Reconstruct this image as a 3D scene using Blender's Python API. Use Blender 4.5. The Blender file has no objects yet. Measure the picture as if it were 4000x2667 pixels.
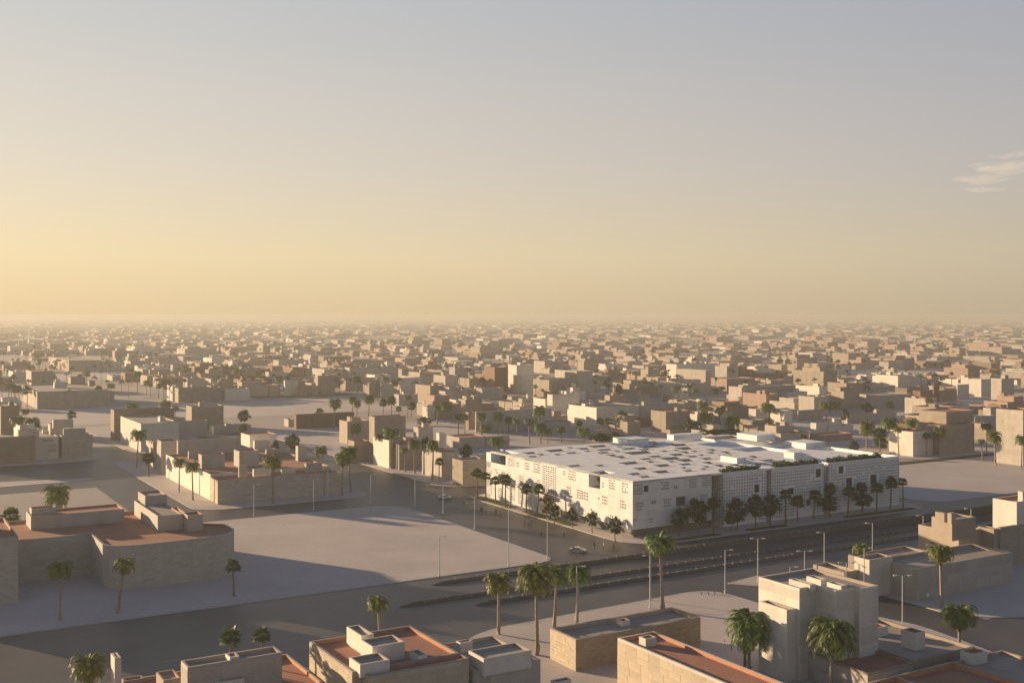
import bpy, math, random
from mathutils import Vector

# ------------------------------------------------------------------ camera, sky, sun, exposure
sc = bpy.context.scene
FPX, CAMH, HY = 4300.0, 62.0, 1233.0          # focal length in photo pixels, eye height, horizon row
cam = bpy.data.cameras.new('camera'); camo = bpy.data.objects.new('camera', cam)
sc.collection.objects.link(camo); sc.camera = camo
cam.sensor_width = 36; cam.lens = 36 * FPX / 4000; cam.shift_y = -(2667 / 2 - HY) / 4000
cam.clip_start = 1; cam.clip_end = 60000
camo.location = (0, 0, CAMH); camo.rotation_euler = (math.pi / 2, 0, 0)

SUN_EL = math.radians(8.2)
SDIR = Vector((-.866 * math.cos(SUN_EL), .5 * math.cos(SUN_EL), math.sin(SUN_EL)))
w = bpy.data.worlds.new('World'); sc.world = w; w.use_nodes = True
nt = w.node_tree; N = nt.nodes; LK = nt.links
sk = N.new('ShaderNodeTexSky'); sk.sky_type = 'NISHITA'; sk.sun_disc = False
sk.sun_elevation = SUN_EL; sk.sun_rotation = math.radians(-60)
sk.air_density = 1.0; sk.dust_density = 0.5; sk.ozone_density = 1.0
bg = N['Background']; bg.inputs[1].default_value = .05
tc = N.new('ShaderNodeTexCoord')
sep = N.new('ShaderNodeSeparateXYZ'); LK.new(tc.outputs['Generated'], sep.inputs[0])
dot = N.new('ShaderNodeVectorMath'); dot.operation = 'DOT_PRODUCT'
LK.new(tc.outputs['Generated'], dot.inputs[0]); dot.inputs[1].default_value = SDIR
asn = N.new('ShaderNodeMath'); asn.operation = 'ARCSINE'; LK.new(sep.outputs[2], asn.inputs[0])
el = N.new('ShaderNodeMath'); el.operation = 'DIVIDE'; LK.new(asn.outputs[0], el.inputs[0]); el.inputs[1].default_value = math.pi / 2
ramp = N.new('ShaderNodeValToRGB'); LK.new(el.outputs[0], ramp.inputs[0])     # dusty veil: colour by elevation, alpha = how much of it
stops = [(0, (.682, .53, .338, .92)), (3, (.782, .623, .41, .87)), (7.3, (.72, .612, .514, .8)), (16, (.574, .561, .568, .75)),
         (25, (.26, .31, .41, .75)), (40, (.085, .14, .26, .8)), (90, (.03, .07, .19, .8))]
cr = ramp.color_ramp
while len(cr.elements) < len(stops): cr.elements.new(.5)
for e, (d, c) in zip(cr.elements, stops): e.position = d / 90; e.color = c
cmb = N.new('ShaderNodeCombineXYZ')                    # brighter and warmer towards the sun, cooler away from it
for i, (k, lo) in enumerate(((.56, .70), (.48, .76), (.26, .88))):
    ma = N.new('ShaderNodeMath'); ma.operation = 'MULTIPLY_ADD'; LK.new(dot.outputs['Value'], ma.inputs[0]); ma.inputs[1].default_value = 8.4 * k; ma.inputs[2].default_value = 8.4 * (1 - .48 * k)
    mm = N.new('ShaderNodeMath'); mm.operation = 'MAXIMUM'; LK.new(ma.outputs[0], mm.inputs[0]); mm.inputs[1].default_value = 8.4 * lo; LK.new(mm.outputs[0], cmb.inputs[i])
vs = N.new('ShaderNodeVectorMath'); vs.operation = 'MULTIPLY'; LK.new(ramp.outputs['Color'], vs.inputs[0]); LK.new(cmb.outputs[0], vs.inputs[1])
mix = N.new('ShaderNodeMix'); mix.data_type = 'RGBA'
LK.new(ramp.outputs['Alpha'], mix.inputs[0]); LK.new(sk.outputs[0], mix.inputs[6]); LK.new(vs.outputs[0], mix.inputs[7])
LK.new(mix.outputs[2], bg.inputs[0])

sun = bpy.data.lights.new('sun', 'SUN'); sun.energy = 5.0; sun.angle = math.radians(.7); sun.color = (1, .725, .44)
suno = bpy.data.objects.new('sun', sun); sc.collection.objects.link(suno)
suno.rotation_euler = SDIR.to_track_quat('Z', 'Y').to_euler(); suno.location = (-300, 300, 200)
vw = sc.view_settings; vw.view_transform = 'Standard'; vw.look = 'None'; vw.exposure = 1.25; vw.gamma = 1; vw.use_curve_mapping = False
sc.cycles.use_denoising = True; sc.cycles.max_bounces = 6; sc.cycles.diffuse_bounces = 3; sc.cycles.volume_bounces = 0
sc.cycles.transparent_max_bounces = 6

# ------------------------------------------------------------------ survey: photo readings -> metres on the street grid
UX, UY = .8592, .5117; ROT = math.atan2(UY, UX)
ZM = {1: (1800, 1600, 2.351), 2: (2700, 1600, 2.351), 3: (0, 1867, 1.96), 4: (900, 2000, 1.96), 5: (2000, 2000, 2.351),
      6: (2900, 1950, 2.138), 7: (0, 1350, 1.68), 8: (1300, 1350, 1.96), 13: (2900, 2300, 4.273), 14: (3450, 2300, 4.273),
      15: (3400, 1800, 3.92), 16: (300, 2400, 3.36), 17: (550, 1600, 2.613), 18: (0, 1500, 3.36), 19: (1250, 1500, 3.136),
      20: (3300, 1500, 3.36), 21: (2400, 1380, 2.94), 22: (3100, 1380, 2.613), 23: (1750, 1380, 2.94), 24: (1100, 1330, 2.94), 25: (0, 1380, 2.138)}
def src(z, x, y):
    a, b, s = ZM[z]; return a + x / s, b + y / s
def wpt(px, py, h=0):
    Y = FPX * (CAMH - h) / (py - HY); return (px - 2000) / FPX * Y, Y
OX, OY = wpt(2466, 2098)
def uv(z, x, y, h=0):
    X, Y = wpt(*src(z, x, y), h); X -= OX; Y -= OY
    return X * UX + Y * UY, -X * UY + Y * UX
def XY(u, v): return OX + u * UX - v * UY, OY + u * UY + v * UX
def L3(u, v, z=0): return (*XY(u, v), z)
def walk(p, d, z, xz):                        # distance along grid direction d ('u'/'v') until the reading's column
    col = (ZM[z][0] + xz / ZM[z][2] - 2000) / FPX
    X, Y = XY(*p); dx, dy = (UX, UY) if d == 'u' else (-UY, UX)
    return (col * Y - X) / (dx - col * dy)
def V(z, xn, yb, xl, xr, yt=None, h=None, zb=0.0):      # box from the foot of its near corner
    p = uv(z, xn, yb, zb)
    if h is None:
        Y = XY(*p)[1]; h = CAMH - (src(z, 0, yt)[1] - HY) * Y / FPX - zb
    return [p[0], p[0] + max(walk(p, 'u', z, xr), .8), p[1], p[1] + max(walk(p, 'v', z, xl), .8), zb, zb + h]
def T(z, xn, yt, xl, xr, z1, z0=0.0):                   # box from the top of its near corner
    p = uv(z, xn, yt, z1)
    return [p[0], p[0] + max(walk(p, 'u', z, xr), .8), p[1], p[1] + max(walk(p, 'v', z, xl), .8), z0, z1]

# ------------------------------------------------------------------ materials
def new_mat(name):
    m = bpy.data.materials.new(name); m.use_nodes = True
    return m, m.node_tree, m.node_tree.nodes['Principled BSDF']
MATS = {}
def surf(name, c1, c2, rough=.9, scale=.35, fine=6., bump=.25, vary=.12, panel=None, joint=.75, metal=0., stain=.0, spec=.3):
    """colour mottled between c1 and c2, fine grain, tint by object and by loose piece, optional joints"""
    m, t, b = new_mat(name); n = t.nodes; l = t.links
    co = n.new('ShaderNodeTexCoord'); 
    n1 = n.new('ShaderNodeTexNoise'); n1.inputs['Scale'].default_value = scale; n1.inputs['Detail'].default_value = 6; n1.inputs['Roughness'].default_value = .65
    n2 = n.new('ShaderNodeTexNoise'); n2.inputs['Scale'].default_value = fine; n2.inputs['Detail'].default_value = 4
    l.new(co.outputs['Object'], n1.inputs['Vector']); l.new(co.outputs['Object'], n2.inputs['Vector'])
    mr = n.new('ShaderNodeMapRange'); mr.inputs[1].default_value = .34; mr.inputs[2].default_value = .68; l.new(n1.outputs[0], mr.inputs[0])
    mx = n.new('ShaderNodeMix'); mx.data_type = 'RGBA'; mx.inputs[6].default_value = (*c1, 1); mx.inputs[7].default_value = (*c2, 1)
    l.new(mr.outputs[0], mx.inputs[0]); out = mx.outputs[2]
    oi = n.new('ShaderNodeObjectInfo'); ge = n.new('ShaderNodeNewGeometry')
    ad = n.new('ShaderNodeMath'); ad.operation = 'ADD'; l.new(oi.outputs['Random'], ad.inputs[0]); l.new(ge.outputs['Random Per Island'], ad.inputs[1])
    fr = n.new('ShaderNodeMath'); fr.operation = 'FRACT'; l.new(ad.outputs[0], fr.inputs[0])
    val = n.new('ShaderNodeMapRange'); val.inputs[3].default_value = 1 - vary; val.inputs[4].default_value = 1 + vary; l.new(fr.outputs[0], val.inputs[0])
    fv = n.new('ShaderNodeMapRange'); fv.inputs[1].default_value = .3; fv.inputs[2].default_value = .7
    fv.inputs[3].default_value = .9; fv.inputs[4].default_value = 1.08; l.new(n2.outputs[0], fv.inputs[0])
    m2 = n.new('ShaderNodeMath'); m2.operation = 'MULTIPLY'; l.new(val.outputs[0], m2.inputs[0]); l.new(fv.outputs[0], m2.inputs[1]); fac = m2.outputs[0]
    hgt = n2.outputs[0]
    if stain:                                             # rain streaks, long in z
        mp = n.new('ShaderNodeMapping'); mp.inputs['Scale'].default_value = (.35, .35, .1); l.new(co.outputs['Object'], mp.inputs[0])
        n3 = n.new('ShaderNodeTexNoise'); n3.inputs['Scale'].default_value = 1.; n3.inputs['Detail'].default_value = 5; l.new(mp.outputs[0], n3.inputs['Vector'])
        s3 = n.new('ShaderNodeMapRange'); s3.inputs[1].default_value = .42; s3.inputs[2].default_value = .7
        s3.inputs[3].default_value = 1.; s3.inputs[4].default_value = 1 - stain; l.new(n3.outputs[0], s3.inputs[0])
        m4 = n.new('ShaderNodeMath'); m4.operation = 'MULTIPLY'; l.new(fac, m4.inputs[0]); l.new(s3.outputs[0], m4.inputs[1]); fac = m4.outputs[0]
    if panel:
        sp = n.new('ShaderNodeSeparateXYZ'); l.new(co.outputs['Object'], sp.inputs[0])
        a2 = n.new('ShaderNodeMath'); l.new(sp.outputs[0], a2.inputs[0]); l.new(sp.outputs[1], a2.inputs[1])
        cb = n.new('ShaderNodeCombineXYZ'); l.new(a2.outputs[0], cb.inputs[0]); l.new(sp.outputs[2], cb.inputs[1])
        br = n.new('ShaderNodeTexBrick'); br.inputs['Scale'].default_value = 1; br.inputs['Brick Width'].default_value = panel[0]; br.inputs['Row Height'].default_value = panel[1]
        br.inputs['Mortar Size'].default_value = .035; br.inputs['Color1'].default_value = (1, 1, 1, 1); br.inputs['Color2'].default_value = (.86, .86, .86, 1); br.inputs['Mortar'].default_value = (joint,) * 3 + (1,)
        br.offset = .37; l.new(cb.outputs[0], br.inputs['Vector'])
        m3 = n.new('ShaderNodeMath'); m3.operation = 'MULTIPLY'; l.new(fac, m3.inputs[0]); l.new(br.outputs['Color'], m3.inputs[1]); fac = m3.outputs[0]
    sc_ = n.new('ShaderNodeVectorMath'); sc_.operation = 'SCALE'; l.new(out, sc_.inputs[0]); l.new(fac, sc_.inputs['Scale'])
    l.new(sc_.outputs[0], b.inputs['Base Color'])
    b.inputs['Roughness'].default_value = rough; b.inputs['Metallic'].default_value = metal; b.inputs['Specular IOR Level'].default_value = spec
    if bump:
        bp = n.new('ShaderNodeBump'); bp.inputs['Strength'].default_value = bump; bp.inputs['Distance'].default_value = .03
        l.new(hgt, bp.inputs['Height']); l.new(bp.outputs[0], b.inputs['Normal'])
    MATS[name] = m; return m
surf('asphalt', (.085, .076, .073), (.045, .042, .044), rough=.5, scale=.06, fine=9, bump=.6, vary=0, spec=.5)
surf('lot', (.54, .465, .42), (.44, .38, .345), scale=.045, fine=3, bump=.15, vary=0)
surf('earth', (.40, .345, .30), (.34, .295, .255), scale=.02, fine=1, bump=.1, vary=0)
surf('kerb', (.5, .46, .42), (.42, .39, .36), scale=.6, vary=.08)
surf('pale', (.45, .42, .375), (.38, .35, .31), stain=.1, scale=.22, panel=None)
surf('palep', (.45, .415, .365), (.38, .345, .30), stain=.1, panel=(3.4, 2.1))
surf('cream', (.64, .60, .535), (.55, .515, .455), stain=.1, scale=.2)
surf('tan', (.37, .315, .26), (.31, .26, .21), stain=.1, scale=.25)
surf('tanp', (.37, .32, .265), (.31, .265, .215), stain=.1, panel=(2.6, 1.4))
surf('grey', (.42, .39, .355), (.36, .33, .30), stain=.1, panel=(2.4, 1.2))
surf('stone', (.43, .395, .355), (.37, .34, .30), vary=.09, scale=1.2)
surf('gold', (.47, .40, .305), (.40, .335, .25), vary=.1, scale=1.4)
surf('brownstone', (.34, .27, .205), (.28, .22, .165), vary=.15, scale=1.5)
surf('mortar', (.33, .30, .265), (.28, .255, .225), vary=.05)
surf('brown', (.24, .15, .105), (.19, .12, .085), stain=.1, panel=(3.2, .9))
surf('dun', (.30, .235, .18), (.25, .195, .15), stain=.1, panel=(3, 1.1))
surf('rose', (.38, .28, .235), (.32, .235, .195), stain=.1)
surf('terra', (.41, .2, .13), (.34, .16, .105), scale=.25, vary=.06, stain=0, fine=3)
surf('terrain', (.44, .235, .15), (.37, .195, .125), scale=.4, vary=.06)
surf('roofgrey', (.36, .31, .27), (.3, .26, .225), scale=.2, vary=.06)
surf('white', (.78, .775, .765), (.72, .715, .705), scale=.15, fine=4, bump=.1, vary=.03, stain=.08)
surf('whitepanel', (.66, .655, .64), (.60, .595, .58), scale=.3, fine=5, bump=.15, vary=.05, stain=.12)
surf('shade', (.16, .15, .14), (.12, .115, .11), vary=.1)  # dark tone standing in for shade behind the screens and in doorways
surf('court', (.22, .21, .19), (.14, .14, .13), vary=.1)
surf('trunk', (.23, .165, .115), (.15, .105, .075), rough=.95, scale=3, fine=12, bump=1.)
surf('trunkgrey', (.3, .25, .2), (.2, .165, .13), rough=.95, scale=3, fine=12, bump=1.)
surf('boot', (.22, .11, .05), (.13, .065, .03), rough=.95, scale=4, fine=14, bump=1., vary=.3)
surf('pole', (.55, .54, .52), (.5, .49, .47), rough=.45, bump=0, vary=.03)
surf('barrier', (.13, .12, .115), (.095, .09, .085), scale=1, vary=.15)
surf('rail', (.33, .3, .27), (.27, .25, .23), vary=.1)
surf('carpaint', (.5, .51, .53), (.48, .49, .51), rough=.22, bump=0, vary=0, metal=.6, spec=.5)
surf('carwhite', (.62, .63, .65), (.6, .61, .63), rough=.25, bump=0, vary=0, spec=.5)
surf('tyre', (.02, .02, .02), (.03, .03, .03), rough=.8, bump=0)
surf('glass', (.03, .035, .04), (.04, .045, .05), rough=.08, bump=0, vary=0, spec=.8)
surf('cloth', (.05, .05, .055), (.03, .03, .035), vary=.5)
surf('clothpale', (.45, .43, .4), (.38, .36, .34), vary=.3)
surf('skin', (.3, .18, .12), (.28, .16, .1), bump=0)
surf('grass', (.10, .10, .022), (.07, .075, .018), scale=1.5, fine=9, bump=1., vary=.2)
def leaf(name, c, vary=.45, trans=.22):
    m, t, b = new_mat(name); n = t.nodes; l = t.links
    ge = n.new('ShaderNodeNewGeometry'); oi = n.new('ShaderNodeObjectInfo')
    a = n.new('ShaderNodeMapRange'); a.inputs[3].default_value = 1 - vary; a.inputs[4].default_value = 1 + vary; l.new(ge.outputs['Random Per Island'], a.inputs[0])
    h = n.new('ShaderNodeHueSaturation'); h.inputs['Color'].default_value = (*c, 1); l.new(a.outputs[0], h.inputs['Value'])
    o = n.new('ShaderNodeMapRange'); o.inputs[3].default_value = .47; o.inputs[4].default_value = .53; l.new(oi.outputs['Random'], o.inputs[0]); l.new(o.outputs[0], h.inputs['Hue'])
    l.new(h.outputs[0], b.inputs['Base Color']); b.inputs['Roughness'].default_value = .5; b.inputs['Specular IOR Level'].default_value = .35
    tr = n.new('ShaderNodeBsdfTranslucent'); l.new(h.outputs[0], tr.inputs[0]); ms = n.new('ShaderNodeMixShader'); ms.inputs[0].default_value = trans
    l.new(b.outputs[0], ms.inputs[1]); l.new(tr.outputs[0], ms.inputs[2]); l.new(ms.outputs[0], n['Material Output'].inputs['Surface'])
    MATS[name] = m
leaf('frond', (.13, .175, .036)); leaf('fanleaf', (.07, .11, .03)); leaf('leaf', (.036, .07, .024)); leaf('dry', (.24, .135, .05)); leaf('rustleaf', (.12, .065, .03))

# ------------------------------------------------------------------ mesh and object helpers
COL = sc.collection
class MB:
    def __init__(s): s.v = []; s.f = []; s.m = []
    def quad(s, a, b, c, d, m=0):
        i = len(s.v); s.v += [a, b, c, d]; s.f.append((i, i + 1, i + 2, i + 3)); s.m.append(m)
    def poly(s, pts, m=0):
        i = len(s.v); s.v += list(pts); s.f.append(tuple(range(i, i + len(pts)))); s.m.append(m)
    def box(s, x0, x1, y0, y1, z0, z1, m=0, bottom=True):
        i = len(s.v); s.v += [(x0, y0, z0), (x1, y0, z0), (x1, y1, z0), (x0, y1, z0), (x0, y0, z1), (x1, y0, z1), (x1, y1, z1), (x0, y1, z1)]
        fs = [(0, 1, 5, 4), (1, 2, 6, 5), (2, 3, 7, 6), (3, 0, 4, 7), (4, 5, 6, 7)] + ([(3, 2, 1, 0)] if bottom else [])
        for f in fs: s.f.append(tuple(i + k for k in f)); s.m.append(m)
    def tube(s, pts, rs, n=8, m=0, cap=True):
        base = len(s.v)
        for k, (p, r) in enumerate(zip(pts, rs)):
            p = Vector(p); q = Vector(pts[min(k + 1, len(pts) - 1)]) - Vector(pts[max(k - 1, 0)])
            q.normalize(); a = q.orthogonal().normalized() if abs(q.z) < .9 else Vector((1, 0, 0)); a = (a - q * a.dot(q)).normalized(); b = q.cross(a)
            for j in range(n):
                t = 2 * math.pi * j / n; s.v.append(tuple(p + a * (r * math.cos(t)) + b * (r * math.sin(t))))
        for k in range(len(pts) - 1):
            for j in range(n):
                s.f.append((base + k * n + j, base + k * n + (j + 1) % n, base + (k + 1) * n + (j + 1) % n, base + (k + 1) * n + j)); s.m.append(m)
        if cap:
            s.f.append(tuple(base + (len(pts) - 1) * n + j for j in range(n))); s.m.append(m)
            s.f.append(tuple(base + j for j in reversed(range(n)))); s.m.append(m)
    def mesh(s, name, mats, smooth=False):
        me = bpy.data.meshes.new(name); me.from_pydata(s.v, [], s.f)
        for x in mats: me.materials.append(MATS[x])
        if len(mats) > 1: me.polygons.foreach_set('material_index', s.m)
        if smooth: me.polygons.foreach_set('use_smooth', [True] * len(s.f))
        me.update(); return me
def link(name, me, parent=None, loc=(0, 0, 0), rz=0, scale=None):
    o = bpy.data.objects.new(name, me); COL.objects.link(o)
    o.location = loc; o.rotation_euler = (0, 0, rz)
    if scale is not None: o.scale = scale
    if parent: o.parent = parent
    return o
def tag(o, label=None, cat=None, group=None, kind=None):
    if label: o['label'] = label
    if cat: o['category'] = cat
    if group: o['group'] = group
    if kind: o['kind'] = kind
    return o
def empty(name, u, v, z, label, cat, group=None, rz=ROT):
    o = link(name, None, None, L3(u, v, z), rz); o.empty_display_size = .5
    return tag(o, label, cat, group)
ORD = ['first', 'second', 'third', 'fourth', 'fifth', 'sixth', 'seventh', 'eighth', 'ninth', 'tenth', 'eleventh', 'twelfth',
       'thirteenth', 'fourteenth', 'fifteenth', 'sixteenth', 'seventeenth', 'eighteenth', 'nineteenth', 'twentieth']

def offset_poly(P, d):                       # inset of a CCW polygon
    n = len(P); out = []
    for i in range(n):
        a, b, c = Vector(P[i - 1]), Vector(P[i]), Vector(P[(i + 1) % n])
        e1 = (b - a).normalized(); e2 = (c - b).normalized()
        n1 = Vector((-e1.y, e1.x)); n2 = Vector((-e2.y, e2.x)); k = 1 + n1.dot(n2)
        out.append(tuple(b + (n1 + n2) * (d / max(k, .25))))
    return out
def shell(P, z0, z1, t=.35, d=.6):            # walls with a parapet; the roof deck is its own part
    mb = MB(); n = len(P); I = offset_poly(P, t)
    for i in range(n):
        a, b = P[i], P[(i + 1) % n]; c, e = I[i], I[(i + 1) % n]
        mb.quad((*a, z0), (*b, z0), (*b, z1), (*a, z1), 0)
        mb.quad((*a, z1), (*b, z1), (*e, z1), (*c, z1), 0)
        mb.quad((*c, z1), (*e, z1), (*e, z1 - d - .05), (*c, z1 - d - .05), 1)
    rf = MB(); rf.poly([(*p, z1 - d) for p in I], 0)
    return mb, rf
def rect(r): return [(r[0], r[2]), (r[1], r[2]), (r[1], r[3]), (r[0], r[3])]
SHADOWED = []                                 # footprints already built
def add_vol(root, org, r, wall, roof, inner, name='wall', par=None, t=.35, d=.6, P=None):
    P = P or rect(r); P = [(a - org[0], b - org[1]) for a, b in P]
    mb, rf = shell(P, r[4], r[5], t, d)
    wo = link(name, mb.mesh(name, [wall, inner]), par or root)
    link('roof', rf.mesh('roof', [roof]), root if name == 'wall' else wo)
    SHADOWED.append((r[0], r[1], r[2], r[3]))
    return wo
# ---- cladding: every stone or panel is its own small box
def stone_mesh(mat):
    mb = MB(); c = .035
    def lay(y, k): return [(-.5 + k, y, -.5 + k), (.5 - k, y, -.5 + k), (.5 - k, y, .5 - k), (-.5 + k, y, .5 - k)]
    a, b = lay(.5, 0), lay(-.35, 0); e = lay(-.5, c)
    for i in range(4):
        j = (i + 1) % 4; mb.quad(a[i], a[j], b[j], b[i]); mb.quad(b[i], b[j], e[j], e[i])
    mb.quad(*e); return mb.mesh('stone_block_' + mat, [mat])
STONE = {}
rs = random.Random(5)
def clad(root, org, segs, mat, ch, bl, name, proud=.05, gap=.03, limit=290, rest=True):
    """segs: (p, q, z0, z1) with the outside on the right of p->q; courses ch high, pieces bl long"""
    me = STONE.setdefault(mat, stone_mesh(mat)); items = []
    for p, q, z0, z1 in segs:
        p = Vector(p) - Vector(org); q = Vector(q) - Vector(org); ln = (q - p).length; d = (q - p) / ln; nr = Vector((d.y, -d.x)); z = z0
        while z < z1 - .1:
            h = min(rs.uniform(*ch), z1 - z); h = h if z1 - z - h > ch[0] * .5 else z1 - z; s = 0
            while s < ln - .05:
                b = min(rs.uniform(*bl), ln - s); b = b if ln - s - b > bl[0] * .4 else ln - s
                pr = proud * rs.uniform(.6, 1.4); c = p + d * (s + b / 2) + nr * (pr / 2)
                items.append((b * h, c, math.atan2(d.y, d.x), b - gap, pr, h - gap, z + h / 2)); s += b
            z += h
    items.sort(key=lambda i: -i[0])
    for a, c, an, b, pr, h, zc in items[:limit]:
        link(name, me, root, (c.x, c.y, zc), an, (b, pr, h))
    if len(items) > limit and rest:
        mb = MB()
        for a, c, an, b, pr, h, zc in items[limit:]:
            i = len(mb.v); ca, sa = math.cos(an), math.sin(an)
            for x, y, zz in ((-.5, -.5, -.5), (.5, -.5, -.5), (.5, .5, -.5), (-.5, .5, -.5), (-.5, -.5, .5), (.5, -.5, .5), (.5, .5, .5), (-.5, .5, .5)):
                X, Y = x * b, y * pr; mb.v.append((c.x + X * ca - Y * sa, c.y + X * sa + Y * ca, zc + zz * h))
            for f in ((0, 1, 5, 4), (1, 2, 6, 5), (2, 3, 7, 6), (3, 0, 4, 7), (4, 5, 6, 7)): mb.f.append(tuple(i + k for k in f)); mb.m.append(0)
        tag(link(name + '_courses', mb.mesh(name + '_courses', [mat]), root), kind='stuff')

# ------------------------------------------------------------------ ground, roads, lots
def arc_poly(P, R):                           # polygon with rounded corners (R per corner)
    out = []; n = len(P)
    for i in range(n):
        a, b, c = Vector(P[i - 1]), Vector(P[i]), Vector(P[(i + 1) % n]); r = R[i] if isinstance(R, (list, tuple)) else R
        if r <= 0: out.append(tuple(b)); continue
        e1 = (a - b).normalized(); e2 = (c - b).normalized(); p, q = b + e1 * r, b + e2 * r
        for k in range(9):
            t = k / 8; out.append(tuple(p * (1 - t) ** 2 + b * 2 * t * (1 - t) + q * t * t))
    return out
ground = MB()
GB = (-17000, 17000, -600, 16500)
TR = (-66., 420., -33.6, -21.)                # sunken carriageway in grid coordinates
def gpt(u, v, z=0): x, y = XY(u, v); return (x, y, z)
U0, U1, V0, V1 = -15000, 19000, -9000, 16000
for a, b, c, d in ((U0, TR[0], V0, V1), (TR[1], U1, V0, V1), (TR[0], TR[1], V0, TR[2]), (TR[0], TR[1], TR[3], V1)):
    ground.quad(gpt(a, c), gpt(b, c), gpt(b, d), gpt(a, d))
tag(link('ground', ground.mesh('ground', ['earth'])), 'dusty beige earth under the whole city', kind='structure')
road = MB()
def strip(mb, u0, u1, v0, v1, z, m=0):
    mb.quad(gpt(u0, v0, z), gpt(u1, v0, z), gpt(u1, v1, z), gpt(u0, v1, z), m)
for r in ((-260, TR[0], -62, -10), (TR[0], 420, -62, TR[2]), (TR[0], 420, TR[3], -6)): strip(road, *r, .004)
for r in ((-36, -2, -6, 400), (-112, -92, 106, 420), (-112, -36, 78, 106), (-2, 16, 84, 108), (-22, 12, -200, -62), (104, 126, -6, 70)): strip(road, *r, .004)
strip(road, -300, -108, 171, 247, .012); strip(road, -112, -20, 228, 300, .008); strip(road, 12, 240, -200, -104, .004)
tag(link('road', road.mesh('road', ['asphalt'])), 'dark asphalt of the main road and side streets', kind='structure')
dip = MB()
us = [TR[0] + (TR[1] - TR[0]) * i / 24 for i in range(25)]
dz = lambda u: -1.9 * max(0, min(1, (u + 66) / 190)) ** 1.3
for a, b in zip(us, us[1:]):
    dip.quad(gpt(a, TR[2], dz(a) + .004), gpt(b, TR[2], dz(b) + .004), gpt(b, TR[3], dz(b) + .004), gpt(a, TR[3], dz(a) + .004))
tag(link('underpass_road', dip.mesh('underpass_road', ['asphalt'])), 'carriageway sinking between retaining walls', kind='structure')
rw = MB()
for a, b in zip(us, us[1:]):
    for v, s in ((TR[3], 1), (TR[2], -1)):
        q = [gpt(a, v, dz(a) - .3), gpt(b, v, dz(b) - .3), gpt(b, v, 0.0), gpt(a, v, 0.0)]
        rw.quad(*(q if s > 0 else q[::-1]))
tag(link('retaining_wall', rw.mesh('retaining_wall', ['barrier'])), 'brown retaining walls along the sunken carriageway', kind='structure')
# lane dashes
mk = MB()
for i in range(7):
    u = -168 + i * 9.5
    if i in (0, 3, 4, 6): strip(mk, u, u + 3.2, -46.2, -46.05, .009)
surf('paint', (.5, .48, .46), (.3, .28, .27), scale=3, vary=0, bump=0)
tag(link('lane_markings', mk.mesh('lane_markings', ['paint'])), 'worn white lane dashes on the main road', kind='structure')

def lot(name, P, R, label, z=.14, kerb=.5, band=None, mat='lot'):
    Q = arc_poly(P, R); I = offset_poly(Q, kerb); mb = MB(); n = len(Q)
    for i in range(n):
        a, b = Q[i], Q[(i + 1) % n]; c, e = I[i], I[(i + 1) % n]
        mb.quad(gpt(*a, 0), gpt(*b, 0), gpt(*b, z), gpt(*a, z), 1)
        mb.quad(gpt(*a, z), gpt(*b, z), gpt(*e, z), gpt(*c, z), 1)
    mb.poly([gpt(*p, z - .003) for p in I], 0)
    o = link(name, mb.mesh(name, [mat, 'kerb'])); return tag(o, label, kind='structure')
lot('plaza', [(-300, -14.3), (-33.3, -14.3), (-33.3, 83), (-300, 84)], [0, 7, 12, 0], 'beige open lot with long shadows', kerb=1.1)
lot('pavement_white_building', [(-7, -12), (112, -12), (112, 86), (-7, 86)], [14, 9, 3, 10], 'pavement around the white building', kerb=.7)
lot('pavement_block', [(-94, 102), (-33.5, 102), (-33.5, 226), (-94, 240)], [10, 9, 12, 10], 'pavement around the terracotta-roofed block', kerb=.9)
lot('pavement_rear', [(-80, 262), (-37, 262), (-37, 398), (-80, 398)], [8, 8, 3, 3], 'pavement behind the terracotta-roofed block', kerb=.9)
lot('pavement_palms', [(-5, 103), (108, 103), (108, 330), (-5, 330)], [16, 4, 4, 12], 'pavement under the palm row', kerb=1.)
lot('pavement_island', [(-260, 249), (-94.5, 249), (-94.5, 395), (-260, 395)], [0, 12, 8, 0], 'pavement left of the side street', kerb=.8)
lot('pavement_field', [(-300, 181), (-109, 190), (-109, 196), (-300, 232)], [0, 3, 3, 0], 'low grey traffic island left', kerb=.5)
lot('forecourt', [(-82, -58.5), (-19.3, -55.5), (-19.3, -80), (-6, -90), (-3.5, -101), (-30, -260), (-260, -260), (-260, -78), (-100, -76)][::-1], [8, 0, 0, 0, 4, 3, 4, 9, 8], 'beige forecourt with a pale kerb beside the main road', kerb=1.3)
lot('pavement_right', [(9.3, -58), (220, -58), (220, -112), (30, -112), (12, -103), (8.7, -97)][::-1], [3, 5, 8, 0, 0, 8], 'pavement around the long right-hand building', kerb=1.2)
lot('traffic_island', [(-13.5, -54.2), (-1.5, -52), (-3, -57.5), (-9, -60)][::-1], 1, 'small pale traffic island', kerb=.4)
lot('empty_lot', [(119, -7), (420, -7), (420, 62), (119, 62)], [12, 0, 0, 4], 'empty grey lot beyond the white building', kerb=.6)
lot('pavement_corner', [(200, 68), (420, 68), (420, 240), (150, 240), (150, 90)], [8, 0, 0, 4, 30], 'pavement under the stone corner building', kerb=1.)
fields = MB()
for i, r in enumerate(((-200, 130, 415, 535), (560, 900, 500, 610), (-220, -40, 620, 760), (-60, 60, 880, 1040), (420, 800, 235, 300))): strip(fields, *r, .02 + .004 * i)
tag(link('fields', fields.mesh('fields', ['lot'])), 'pale open ground between the far blocks', kind='structure')
gs = MB(); rg = random.Random(3)
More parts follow.
